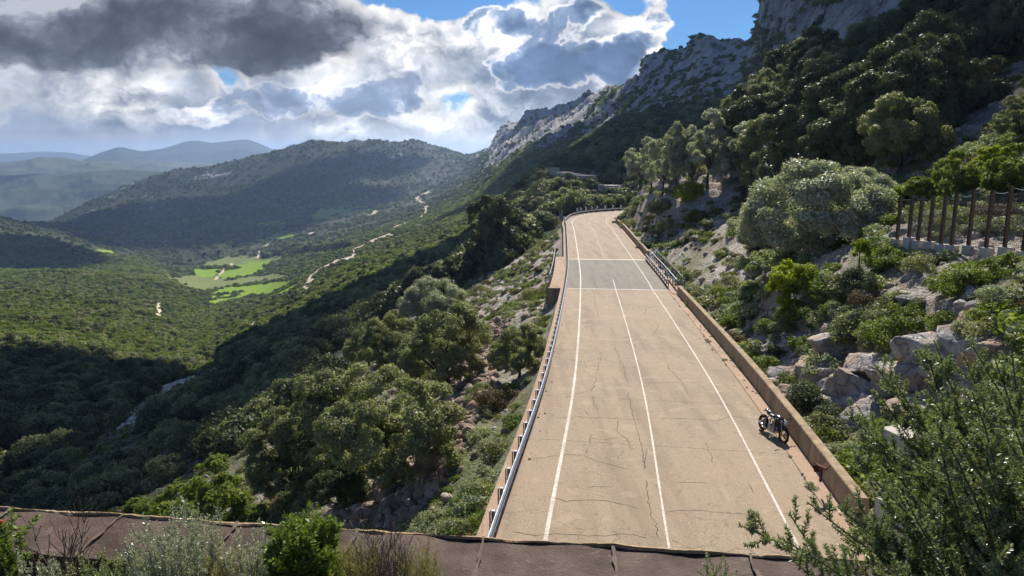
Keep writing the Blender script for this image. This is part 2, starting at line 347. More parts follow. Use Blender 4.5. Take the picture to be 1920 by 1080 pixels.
def mat_valley():
    m, nt, b = newmat('maquis_slopes', .95, 0, .1); p = nt.pos
    big = nt.noise(p, .004, 5, .6); mid = nt.noise(p, .03, 6, .65); fine = nt.noise(p, .16, 5, .7); v = nt.voro(p, .16)
    green = nt.mix(nt.step(mid, .35, .65), (.030, .046, .021), (.064, .084, .036))
    green = nt.mix(nt.step(v, .25, .7), green, (.018, .028, .012))
    brown = nt.mix(fine, (.075, .062, .04), (.12, .10, .065))
    c = nt.mix(nt.m('MULTIPLY', nt.step(nt.m('ADD', nt.m('MULTIPLY', big, .5), nt.m('ADD', nt.m('MULTIPLY', mid, .5), nt.m('MULTIPLY', fine, .25))), .60, .72), .75), green, brown)
    a = nt.new('ShaderNodeAttribute', attribute_name='rock').outputs['Fac']
    c = nt.mix(nt.m('MULTIPLY', a, .6), c, (.026, .034, .022))
    rk = nt.mix(nt.noise(p, .05, 8, .7), (.20, .20, .21), (.58, .56, .54)); rk = nt.mix(nt.m('MULTIPLY', nt.step(nt.noise(p, .02, 8, .7, 1.5), .52, .60), .7), rk, (.13, .14, .12))
    f = nt.step(nt.m('ADD', nt.m('ADD', nt.noise(p, .035, 7, .72), nt.m('MULTIPLY', a, .60)), nt.m('MULTIPLY', fine, .12)), .80, .88)
    c = nt.mix(f, c, rk); nt.put(b.inputs['Base Color'], c)
    nt.put(b.inputs['Normal'], nt.bump(nt.m('ADD', nt.m('MULTIPLY', v, -.7), nt.m('MULTIPLY', fine, 1.2)), 1.0, 4.0)); return m
def mat_cliff():
    m, nt, b = newmat('limestone_cliff', .95, 0, .15); p = nt.pos
    str_ = nt.vm('MULTIPLY', p, (1, 1, .35))
    n = nt.noise(str_, .05, 9, .68, .6); n2 = nt.noise(p, .25, 6, .7); veg = nt.noise(p, .035, 6, .65)
    c = nt.ramp(n, [(.3, (.13, .13, .14)), (.46, (.30, .29, .285)), (.58, (.44, .42, .40)), (.72, (.60, .58, .55))])
    c = nt.mix(nt.m('MULTIPLY', nt.step(n2, .5, .62), .5), c, (.17, .16, .16))
    c = nt.mix(nt.step(nt.m('ADD', veg, nt.m('MULTIPLY', n2, .3)), .735, .78), c, (.035, .045, .022))
    nt.put(b.inputs['Base Color'], c)
    nt.put(b.inputs['Normal'], nt.bump(nt.m('ADD', n, nt.m('MULTIPLY', n2, .4)), 1.0, 3.0)); return m
def mat_far(name, c1, c2):
    m, nt, b = newmat(name, 1, 0, 0); p = nt.pos
    nt.put(b.inputs['Base Color'], nt.mix(nt.noise(p, .002, 8, .7), c1, c2)); return m
M_hill, M_val, M_cliff = mat_hillside(), mat_valley(), mat_cliff()
# ------------------------------------------------------------------ sheet A: near hillside, both sides of the road
azs = np.radians(np.concatenate([np.linspace(-180, -60, 40, endpoint=False), np.linspace(-60, 62, 1300), np.linspace(63, 180, 40)]))
ds = 12.5*(240/12.5)**np.linspace(0, 1, 620)
AZ, DS = np.meshgrid(azs, ds); XA, YA = DS*np.sin(AZ), DS*np.cos(AZ)
ZA_ = zA(XA, YA)
hid = (YA < 4); ZA_[hid] = np.minimum(ZA_[hid], -4.2)
A = gridsheet(np.stack([XA, YA, ZA_], -1), 'hillside', M_hill); tag(A.o, kind='structure')
def hitA(px, py, zmax=200):
    Zs = np.linspace(14, zmax, 1400); P = np.stack([W(px, py, z) for z in Zs]); h = zA(P[:, 0], P[:, 1])
    k = np.where(P[:, 2] < h)[0]
    return (P[k[0]][0], P[k[0]][1], h[k[0]]) if len(k) else None
# ------------------------------------------------------------------ sheet B: valley, hills and the mountain chain
cols = np.array([-700, -250, 0, 100, 200, 300, 350, 400, 500, 600, 700, 800, 900, 1000, 1100, 1200, 1300, 1415, 1600, 2300], float)
ZR = [100, 150, 230, 330, 450, 620, 750, 950, 1200, 1500, 2000, 2500, 3000, 3500, 4300]
PY = [
 [1040, 1040, 1040, 1040, 1040, 1040, 1030, 1020, 1000, 1000, 1000, 1000, 1000, 1000, 1000, 1000, 1000, 1000, 1000, 1000],
 [860, 860, 860, 872, 872, 812, 790, 766, 728, 680, 634, 586, 530, 470, 440, 440, 440, 440, 440, 440],
 [750, 755, 760, 766, 765, 750, 736, 700, 652, 610, 570, 527, 478, 430, 408, 405, 400, 400, 400, 400],
 [640, 650, 660, 668, 684, 700, 704, 694, 630, 583, 540, 500, 455, 410, 388, 385, 370, 370, 370, 370],
 [590, 592, 600, 608, 625, 652, 664, 660, 606, 556, 512, 472, 432, 390, 365, 360, 340, 340, 340, 340],
 [530, 540, 549, 552, 564, 596, 614, 622, 584, 534, 490, 450, 413, 370, 342, 335, 312, 310, 310, 310],
 [545, 555, 561, 562, 570, 590, 600, 604, 570, 518, 475, 438, 402, 358, 328, 316, 290, 285, 285, 285],
 [495, 505, 512, 515, 517, 533, 556, 572, 556, 503, 462, 426, 392, 342, 308, 295, 262, 255, 255, 255],
 [510, 518, 521, 522, 520, 526, 532, 538, 530, 482, 446, 412, 378, 325, 288, 272, 235, 225, 225, 225],
 [440, 445, 457, 468, 489, 502, 505, 505, 498, 462, 433, 401, 364, 306, 268, 250, 208, 195, 195, 195],
 [385, 398, 412, 430, 466, 480, 476, 471, 456, 432, 411, 385, 345, 284, 250, 226, 180, 160, 160, 160],
 [410, 415, 428, 440, 455, 455, 448, 441, 426, 405, 386, 363, 326, 262, 230, 200, 152, 130, 130, 130],
 [430, 432, 434, 425, 405, 394, 390, 386, 366, 348, 338, 326, 306, 240, 212, 175, 120, 105, 105, 105]]
CX = [-700, -200, 0, 100, 150, 180, 250, 320, 400, 450, 520, 560, 580, 600, 650, 665, 680, 700, 740, 775, 820, 870, 895, 918, 926, 935, 945, 965, 985, 1000, 1014, 1027, 1045, 1060, 1090, 1110, 1130, 1160, 1180, 1200, 1206, 1230, 1260, 1285, 1292, 1300, 1330, 1345, 1380, 1415, 1600, 2300]
CY = [470, 450, 440, 415, 390, 374, 345, 322, 312, 300, 283, 272, 266, 265, 268, 262, 266, 264, 269, 264, 276, 293, 288, 282, 262, 247, 235, 236, 226, 221, 221, 230, 213, 203, 190, 191, 196, 189, 168, 150, 118, 108, 102, 98, 84, 71, 69, 76, 77, 80, 80, 80]
pcol = np.arange(-400, 1560, 2.0)
ctrl = [np.interp(pcol, cols, r_) for r_ in PY]; ctrl.append(np.interp(pcol, CX, CY)); ctrl.append(ctrl[-1]+70)
def smooth1(a, k): ker = np.hanning(k+2)[1:-1]; ker /= ker.sum(); return np.convolve(np.pad(a, k//2, 'edge'), ker, 'valid')[:len(a)]
ctrl = [smooth1(c_, 51) if i < 13 else (c_ if i == 13 else smooth1(c_, 21)) for i, c_ in enumerate(ctrl)]
ex = smooth1(np.interp(pcol, [870, 900, 1000, 1100, 1200, 1300, 1415, 1600], [1, .975, .916, .85, .73, .65, .60, .58]), 41)
rowsP = []; rowsZ = []
for k in range(len(ZR)-1):
    n = max(6, int(np.max(np.abs(ctrl[k+1]-ctrl[k])[150:900])/1.7)); n = min(n, 110)
    for t in np.linspace(0, 1, n, endpoint=False):
        tt = t if k < 12 else (t*t*(3-2*t)*.5+t*.5)
        rowsP.append(ctrl[k]*(1-tt)+ctrl[k+1]*tt); rowsZ.append(100*((ZR[k]*(1-t)+ZR[k+1]*t)/100)**ex)
rowsP = np.array(rowsP); rowsZ = np.array(rowsZ)
# soften the kinks between control rows (not at the crest)
PB = np.moveaxis(W(pcol[None, :]+0*rowsP, rowsP, rowsZ), 0, -1)
kk = 9; ker = np.hanning(kk+2)[1:-1]; ker /= ker.sum()
crest_row = sum(1 for r_ in rowsZ[:, 0] if r_ < 3400)
Zc = PB[:, :, 2].copy()
for i in range(kk, crest_row-6): Zc[i] = (PB[i-kk//2:i+kk//2+1, :, 2]*ker[:, None]).sum(0)
PB[:, :, 2] = Zc
xb, yb, zb, dB = PB[..., 0], PB[..., 1], PB[..., 2], rowsZ
cf = np.exp(-((np.arange(len(rowsP))-crest_row)/14.0)**2)[:, None]         # keep the crest line
cf2 = np.exp(-(np.maximum(np.abs(np.arange(len(rowsP))-crest_row)-2, 0)/22.0)**2)[:, None]
mtn = sstep(pcol, 860, 940)[None, :]*sstep(dB/rowsZ[crest_row][None, :], .30, .60)
amp = np.clip(dB*.016, 1, 34)*(1-cf2)
zz = fbm(xb, yb, 0*xb, 900, 3, .5, True)*.0
zz = amp*(fbm(xb, yb, 0*xb, 420, 4, .5, True)*.8*sstep(dB, 500, 1500)+fbm(xb, yb, 0*xb, 90, 3)*.22)
zz += mtn*fbm(xb, yb, zb, 160, 6, .6, True)*np.clip(dB*.026, 18, 60)*(1-.93*cf2)+mtn*fbm(xb, yb, zb, 40, 4, .55, True)*5
fl = inpoly(rowsP*0+pcol[None, :], rowsP, [(290, 500), (420, 480), (560, 375), (830, 350), (830, 430), (640, 500), (560, 580), (380, 580)])
zz *= np.where(fl, .25, 1)
wl = np.clip(dB*.006, 2.5, 11)
can = 0
for wlk in (4, 8, 14):
    wgt = np.exp(-(np.log(np.clip(dB*.0035, 3, 14)/wlk))**2*3)
    can = can+wgt*(1-np.abs(fbm(xb, yb, 0*xb, wlk, 2, .5)))*wlk*.32
zz += can*np.where(fl, .3, 1)
PB[..., 2] += zz
rockB = mtn*np.clip(.62+sstep(zb+zz, -80, 160)*.6+cf*.5, 0, 1)+.25*cf*(1-mtn)+sstep(fbm(xb, yb, 0*xb, 140, 3), .35, .6)*.35*(1-mtn)
B = gridsheet(PB, 'valley_and_mountains', M_val, {'rock': ('POINT', rockB.ravel())}); tag(B.o, kind='structure')
def subsheet(sheet, mask, name, mat, lift):
    """a thin layer lying on the sheet where mask (per cell) is true"""
    nr, nc = sheet.P.shape[:2]; r, c = np.where(mask); a = r*nc+c
    f = np.stack([a, a+1, a+nc+1, a+nc], 1); u, inv = np.unique(f.ravel(), return_inverse=True)
    v = sheet.P.reshape(-1, 3)[u].copy(); v[:, 2] += lift
    o = link(bpy.data.objects.new(name, npmesh(name, v, inv.reshape(-1, 4), mat, None, True))); return tag(o, kind='structure')
jx = B.cx+fbm(B.P[:-1, :-1, 0], B.P[:-1, :-1, 1], 0*B.cx, 25, 3)*9; jy = B.cy+fbm(B.P[:-1, :-1, 1], B.P[:-1, :-1, 0], 0*B.cx, 25, 3)*4
FIELDS = [[(392, 552), (420, 541), (480, 533), (562, 526), (556, 540), (540, 552), (470, 556), (400, 570)], [(408, 522), (432, 499), (470, 493), (512, 489), (480, 512), (430, 526)],
          [(362, 508), (420, 496), (402, 522), (372, 520)], [(578, 407), (600, 393), (650, 388), (692, 389), (700, 397), (650, 404), (590, 413)], [(497, 447), (520, 439), (565, 436), (530, 450)],
          [(478, 421), (520, 413), (556, 409), (510, 426)], [(165, 474), (188, 469), (216, 471), (212, 476), (180, 478)]]
hole = sstep(fbm(B.P[:-1, :-1, 0], B.P[:-1, :-1, 1], 0*B.cx, 60, 3), .30, .34) < .5
fm = np.zeros(B.cx.shape, bool)
for f_ in FIELDS: fm |= inpoly(jx, jy, f_)
fm &= hole & (B.cz > 600)
M_field = mat_far('meadow_grass', (.13, .21, .030), (.25, .34, .06))
subsheet(B, fm, 'meadow', M_field, .9)
tanm = (inpoly(jx, jy, [(296, 522), (372, 517), (430, 526), (520, 512), (540, 520), (410, 541), (380, 546), (340, 533)]) | inpoly(jx, jy, [(360, 500), (430, 482), (520, 480), (560, 470), (520, 490), (420, 500)])) & ~fm & (B.cz > 600)
M_tan = mat_far('dry_pasture', (.10, .13, .045), (.22, .24, .11)); subsheet(B, tanm, 'dry_pasture', M_tan, .8)
TR = [[(570, 558), (575, 535), (590, 515), (612, 500), (634, 490), (660, 483)], [(660, 483), (668, 468), (687, 459), (700, 452)], [(700, 452), (735, 440), (738, 428), (765, 418), (782, 410)], [(782, 410), (797, 402), (799, 386), (782, 372), (803, 360)],
      [(483, 483), (490, 468), (506, 459)], [(403, 524), (418, 508), (434, 496)], [(475, 613), (494, 594)], [(515, 585), (524, 592), (534, 610)], [(296, 592), (297, 572)], [(565, 441), (592, 436)], [(695, 404), (705, 396)],
      [(1138, 250), (1144, 262)]]
tm = np.zeros(B.cx.shape, bool)
for i, t_ in enumerate(TR): tm |= dline(B.cx+fbm(B.P[:-1, :-1, 0], B.P[:-1, :-1, 1], 0*B.cx, 40, 2)*5, B.cy, t_) < ([4.2, 3.2, 2.6, 2.4, 3.2, 2.6, 3.2, 3, 4.5, 2, 2.4, 2][i])
tm &= B.cz > 300
M_dirt = mat_far('pale_dirt', (.42, .34, .25), (.62, .54, .44)); subsheet(B, tm & ~fm, 'dirt_track', M_dirt, .9)
STREAM = [(165, 890), (205, 858), (250, 812), (290, 775), (330, 742), (375, 722), (410, 704)]
wst = np.interp(B.cx, [160, 250, 330, 410], [26, 32, 36, 20])
stm = (dline(jx, jy, STREAM) < wst) & (B.cz < 420)
m_, nt, b = newmat('stream_boulders', .9, 0, .2); v_ = nt.voro(nt.pos, .8, 'F1', 1); s_ = nt.new('ShaderNodeSeparateColor'); nt.put(s_.inputs[0], v_)
nt.put(b.inputs['Base Color'], nt.mix(s_.outputs[0], (.30, .28, .26), (.80, .77, .72))); nt.put(b.inputs['Normal'], nt.bump(nt.voro(nt.pos, .8), 1, 1.2)); M_bed = m_
subsheet(B, stm, 'stream_bed', M_bed, .5)
clear = fm | tanm | tm | stm
# ------------------------------------------------------------------ image-plane control sheets: spur and cliff
def ctrlsheet(name, mat, cols_, rows_, step=2.0, seg_=40, noise=None, rock=0):
    pc = np.arange(cols_[0], cols_[-1]+.1, step); P = []; Zl = []
    rp = [np.interp(pc, cols_, r_[1]) for r_ in rows_]; rz = [np.interp(pc, cols_, r_[0]) if hasattr(r_[0], '__len__') else np.full(len(pc), float(r_[0])) for r_ in rows_]
    for k in range(len(rows_)-1):
        for t in np.linspace(0, 1, seg_, endpoint=(k == len(rows_)-2)):
            P.append(rp[k]*(1-t)+rp[k+1]*t); Zl.append(rz[k]*(1-t)+rz[k+1]*t)
    P = np.array(P); Zl = np.array(Zl); G = np.moveaxis(W(pc[None, :]+0*P, P, Zl), 0, -1)
    if noise is not None: G = noise(G)
    s = gridsheet(G, name, mat, {'rock': ('POINT', np.full(G.shape[0]*G.shape[1], rock))}); return s
def nD(G): G[..., 2] += fbm(G[..., 0], G[..., 1], 0*G[..., 0], 30, 4)*3; return G
cD = [900, 940, 980, 1020, 1050, 1080, 1110, 1150, 1200, 1300, 1420]
Dsh = ctrlsheet('wooded_spur', M_val, cD, [
    (185, [560, 510, 465, 436, 424, 424, 424, 424, 420, 420, 420]), (215, [540, 470, 425, 400, 390, 392, 396, 396, 390, 380, 380]),
    (265, [520, 435, 388, 366, 358, 356, 358, 362, 350, 340, 340]), (305, [500, 415, 368, 348, 343, 342, 342, 344, 330, 310, 300]),
    (345, [490, 408, 360, 332, 316, 306, 300, 290, 275, 250, 240]), (430, [480, 400, 352, 322, 302, 286, 270, 246, 222, 200, 190]), (520, [520, 470, 440, 420, 400, 380, 360, 340, 320, 300, 290])], 2, 30, nD, .2)
tag(Dsh.o, kind='structure')
def nC(G):
    x, y, z = G[..., 0], G[..., 1], G[..., 2]
    d = fbm(x, y, z*.45, 45, 6, .58, True)*16+fbm(x, y, z, 9, 4, .6, True)*3.2
    k = sstep(z, 10, 60)
    G[..., 1] += d*1.0; G[..., 0] += fbm(x+90, y, z*.4, 30, 4)*5*k; return G
cC = [1396, 1406, 1412, 1420, 1428, 1434, 1439, 1444, 1500, 1600, 1725, 1900, 2300]
Csh = ctrlsheet('limestone_cliff', M_cliff, cC, [
    ([350, 345, 340, 335, 330, 328, 326, 322, 300, 270, 250, 250, 250], [230, 230, 230, 230, 230, 230, 230, 230, 220, 180, 130, 80, 50]),
    ([356, 350, 346, 342, 336, 334, 332, 328, 306, 278, 262, 262, 262], [170, 160, 155, 150, 140, 135, 130, 130, 110, 60, 10, -50, -60]),
    ([362, 358, 352, 348, 344, 342, 342, 340, 325, 300, 285, 280, 280], [142, 122, 104, 92, 76, 55, 10, -60, -80, -110, -150, -160, -200]),
    ([420, 420, 420, 420, 420, 420, 420, 410, 400, 380, 380, 380, 380], [160, 150, 140, 130, 115, 95, 50, -30, -70, -100, -140, -150, -190])], 1.6, 130, nC)
tag(Csh.o, kind='structure')
# far ranges, each a ridge with its own distance and depth
def ridge(name, mat, Zf, xs, ys, foot, depth=1.25, rough=.012):
    cc = np.arange(xs[0], xs[-1]+.1, 3.0); top = np.interp(cc, xs, ys); top = smooth1(top, 9)
    rows_ = []
    for t in np.linspace(0, 1, 40): rows_.append(np.moveaxis(W(cc, foot*(1-t**.8)+top*t**.8, Zf*(.8+.2*t)), 0, -1))
    for t in np.linspace(.1, 1, 6): rows_.append(np.moveaxis(W(cc, top*(1-t)+(foot+30)*t, Zf*(1+(depth-1)*t)), 0, -1))
    G = np.array(rows_); G[..., 2] += fbm(G[..., 0], G[..., 1], 0*G[..., 0], Zf*.09, 5, .55, True)*Zf*rough*np.minimum(1, np.abs(np.arange(46)-39)/8+.12)[:, None]
    s = gridsheet(G, name, mat, {'rock': ('POINT', np.zeros(G.shape[0]*G.shape[1]))}); tag(s.o, kind='structure'); return s
M_f1 = mat_far('distant_hills', (.045, .06, .03), (.10, .11, .065)); M_f2 = mat_far('plain_land', (.07, .085, .04), (.17, .17, .11))
ridge('hills', M_f1, 5600, [-900, -300, 0, 60, 110, 165, 240, 300, 360, 420, 600, 800], [360, 345, 330, 326, 328, 322, 318, 322, 330, 345, 370, 400], 440)
ridge('plain', M_f2, 8200, [-1200, -400, 0, 30, 80, 120, 160, 260, 400, 560, 900], [312, 308, 304, 302, 296, 296, 303, 303, 306, 312, 320], 370)
ridge('mountain_range', M_f1, 10500, [-1200, 100, 150, 190, 225, 265, 300, 330, 345, 368, 388, 400, 440, 465, 490, 515, 540, 620, 900], [330, 312, 302, 286, 275, 284, 280, 272, 266, 263, 267, 268, 263, 261, 270, 282, 290, 300, 310], 345, 1.25, .006)
ridge('far_mountains', M_f1, 15500, [-2500, -300, 0, 30, 80, 130, 165, 220, 520, 600, 900, 1300], [300, 294, 288, 287, 284, 286, 292, 296, 288, 292, 300, 300], 325, 1.2, .002)
# low ground sheet to the horizon
g_ = MB(); n_ = 24
g_.add([(19400*math.sin(2*math.pi*i/64), 19400*math.cos(2*math.pi*i/64), -700) for i in range(64)], [tuple(range(64))[::-1]])
tag(g_.build('ground', M_f2), kind='structure')
# ------------------------------------------------------------------ foliage materials and crown meshes
def mat_leaf(name, dark, light, gloss=.35, rough=.42, transl=.28, hue=.0):
    m, nt, b = newmat(name, rough, 0, gloss)
    a = nt.new('ShaderNodeAttribute', attribute_name='tone').outputs['Fac']
    oi = nt.new('ShaderNodeObjectInfo').outputs['Random']
    f = nt.m('ADD', nt.m('MULTIPLY', a, .75), nt.m('MULTIPLY', oi, .25)); c = nt.mix(f, dark, light)
    nt.put(b.inputs['Base Color'], c)
    tr = nt.new('ShaderNodeBsdfTranslucent'); nt.put(tr.inputs[0], nt.mix(1.0, c, (1.15, 1.25, .6), 'MULTIPLY'))
    mx = nt.new('ShaderNodeMixShader'); mx.inputs[0].default_value = transl
    nt.l.new(b.outputs[0], mx.inputs[1]); nt.l.new(tr.outputs[0], mx.inputs[2]); nt.l.new(mx.outputs[0], nt.n['Material Output'].inputs[0]); return m
L_oak = mat_leaf('oak_leaves', (.060, .070, .028), (.40, .405, .215), .2, .5, .38)
L_silver = mat_leaf('silvery_oak_leaves', (.14, .155, .105), (.64, .645, .52), .22, .5, .35)
L_dark = mat_leaf('dark_evergreen_leaves', (.030, .042, .020), (.17, .195, .095), .12, .5, .25)
L_green = mat_leaf('fresh_green_leaves', (.062, .085, .020), (.27, .31, .07), .15, .5, .48)
L_yell = mat_leaf('yellow_green_leaves', (.10, .13, .012), (.42, .46, .04), .15, .5, .48)
L_grey = mat_leaf('grey_green_leaves', (.11, .13, .07), (.46, .48, .31), .15, .55, .3)
L_brown = mat_leaf('dry_brown_leaves', (.07, .05, .03), (.22, .16, .09), .1, .7, .15)
L_maq = mat_leaf('maquis_leaves', (.040, .066, .014), (.20, .27, .055), .12, .55, .35)
M_bark = simple('bark', (.055, .045, .038), (.14, .12, .10), .95, 0, 4, .1, .05)
def leafquads(C, N, size, asp=.6, rng=RNG):
    n = len(C); t = rng.normal(size=(n, 3)); t -= (t*N).sum(1, keepdims=True)*N; t /= np.linalg.norm(t, axis=1, keepdims=True)+1e-9
    bt = np.cross(N, t); s = np.asarray(size).reshape(-1, 1); a = t*s; b = bt*s*asp
    V = np.stack([C-a, C+b*.9-a*.1, C+a, C-b*.9-a*.1], 1).reshape(-1, 3); Fc = np.arange(4*n).reshape(n, 4); return V, Fc
def crown(seed, nclump, nleaf, leaf, shape=(1, 1, .8), cr=.24, flat=.0, hollow=.5, jag=.42, asp=.6):
    """leaf faces in clumps, the clumps on billowing boughs, the boughs over an uneven crown of radius 1 centred on 0"""
    rng = np.random.default_rng(seed); nb = max(5, int(nclump/11)); k_ = np.arange(nb)+.5
    ph = np.arccos(1-1.75*k_/nb); th = np.pi*(1+5**.5)*k_+rng.random()*6
    bd = np.stack([np.cos(th)*np.sin(ph), np.sin(th)*np.sin(ph), np.cos(ph)], 1)+rng.normal(size=(nb, 3))*.16; bd /= np.linalg.norm(bd, axis=1, keepdims=True)
    bR = (1.15/math.sqrt(nb))*(.75+.75*rng.random(nb)); bc = bd*((1.02-bR*.8)*(1+jag*rng.normal(size=nb)*.28).clip(.65, 1.25))[:, None]
    C_, Dn, RR = [], [], []
    for b_ in range(nb):
        m = max(4, int(nclump/nb*(bR[b_]/np.mean(bR))**1.5)); e = rng.normal(size=(m*2, 3)); e /= np.linalg.norm(e, axis=1, keepdims=True); e = e+bd[b_]*.7+np.array((0, 0, .25)); e /= np.linalg.norm(e, axis=1, keepdims=True); e = e[:m]
        C_.append((bc[b_]+e*bR[b_]*(.72+.28*rng.random((m, 1))))*np.array(shape)); Dn.append(e); RR.append(cr*(.55+.75*rng.random(m))*min(1.15, .6+bR[b_]))
    m = max(4, nclump//9); e = rng.normal(size=(m, 3)); e /= np.linalg.norm(e, axis=1, keepdims=True); C_.append(e*rng.random((m, 1))*.45*np.array(shape)); Dn.append(e); RR.append(cr*np.ones(m))
    c = np.vstack(C_); d = np.vstack(Dn); rr = np.concatenate(RR)
    c[:, 2] = np.where(c[:, 2] < 0, c[:, 2]*(1-flat), c[:, 2]); V = []; T = []; N_ = []; s_ = []
    for i in range(len(d)):
        m = max(6, int(nleaf*(rr[i]/cr)**2)); e = rng.normal(size=(m, 3)); e /= np.linalg.norm(e, axis=1, keepdims=True)
        w = d[i]*.6+np.array((0, 0, .3)); e = e+w*.6; e /= np.linalg.norm(e, axis=1, keepdims=True)
        r = rr[i]*(1-.5*rng.random(m)**1.5); p = c[i]+e*r[:, None]*np.array((1, 1, .75))
        p += rng.normal(size=(m, 3))*rr[i]*.13
        nn = e+rng.normal(size=(m, 3))*.5; nn /= np.linalg.norm(nn, axis=1, keepdims=True)
        V.append(p); N_.append(nn); T.append(np.clip(rng.random(m)*.55+rng.random()*.45, 0, 1)); s_.append(leaf*(.6+.8*rng.random(m)))
    return np.vstack(V), np.vstack(N_), np.concatenate(s_), np.concatenate(T), c
def crownmesh(name, mat, *a, asp=.6, **k):
    p, n, s, t, c = crown(*a, **k); V, Fc = leafquads(p, n, s, asp, np.random.default_rng(a[0])); return npmesh(name, V, Fc, mat, {'tone': ('FACE', t)}), c
def trunkmesh(name, seed, cl, h=1.0, r=.07, forks=9, base=(0, 0, 0), split=.3):
    """tapered trunk with limbs reaching towards the crown's clumps; crown centre stands at height h"""
    rnd = random.Random(seed); mb = MB(); top = Vector((rnd.uniform(-.05, .05), rnd.uniform(-.05, .05), h*split+.0))
    mb.tube([Vector((0, 0, -.25)), Vector((0, 0, 0)), top*.5+Vector((rnd.uniform(-.04, .04), rnd.uniform(-.04, .04), 0)), top], [r*1.5, r*1.25, r, r*.85], 8)
    idx = rnd.sample(range(len(cl)), min(forks, len(cl)))
    for i in idx:
        e = Vector(cl[i])*.9+Vector((0, 0, h)); mid = top.lerp(e, .5)+Vector((rnd.uniform(-.1, .1), rnd.uniform(-.1, .1), rnd.uniform(-.02, .1)))
        st_ = Vector((0, 0, 0)).lerp(top, rnd.uniform(.75, 1)); mb.tube([st_, st_.lerp(mid, .5)+Vector((rnd.uniform(-.04, .04), rnd.uniform(-.04, .04), 0)), mid, e], [r*.62, r*.45, r*.3, r*.1], 6)
    return mb.mesh(name, M_bark, True)
TREES = {}
def variant(key, leafmat, seed, ncl, nl, leaf, shape, cr, h, r, forks=9, split=.35, flat=.25, hollow=.5, jag=.42):
    cm, cl = crownmesh('crown', leafmat, seed, ncl, nl, leaf, shape, cr, flat, hollow, jag); tm_ = trunkmesh('trunk', seed, cl, h, r, forks, split=split)
    TREES[key] = (cm, tm_, h)
variant('oak1', L_oak, 11, 260, 380, .022, (1, 1, .95), .15, 1.05, .07, 12, .3)
variant('oak2', L_oak, 23, 200, 360, .024, (1, .9, 1.0), .16, 1.05, .06, 10, .35, jag=.35)
variant('silver1', L_silver, 31, 380, 380, .022, (1, 1, .92), .19, .74, .07, 12, .3, jag=.16)
variant('silver2', L_silver, 37, 130, 240, .036, (.85, .85, 1.3), .17, 1.5, .06, 14, .45, .1, .35, .4)
variant('tall1', L_silver, 41, 100, 230, .038, (.8, .8, 1.5), .18, 1.65, .055, 16, .45, .1, .25, .4)
variant('dark1', L_dark, 51, 160, 240, .034, (1, 1, .95), .18, 1.0, .06, 10, .3)
variant('dark2', L_dark, 57, 130, 230, .038, (.85, .85, 1.2), .19, 1.2, .06, 8, .35, jag=.4)
variant('green1', L_green, 61, 130, 220, .036, (1, 1, .85), .17, .85, .05, 8, .3)
variant('yellow1', L_yell, 67, 90, 220, .042, (1, .95, .85), .19, .9, .05, 8, .35)
TN = {}
def tree(key, loc, size, label, cat='tree', group=None, rz=None, sz=1.0, name=None, sink=0.0):
    """size = crown radius in metres"""
    cm, tm_, h = TREES[key]; e = empty(name or 'oak_tree', (loc[0], loc[1], loc[2]-sink), rz if rz is not None else random.uniform(0, 6.28), (size, size, size*sz))
    tag(e, label, cat, group); t = bpy.data.objects.new('trunk', tm_); link(t, e); c = bpy.data.objects.new('crown', cm); c.location = (0, 0, h); link(c, e); return e
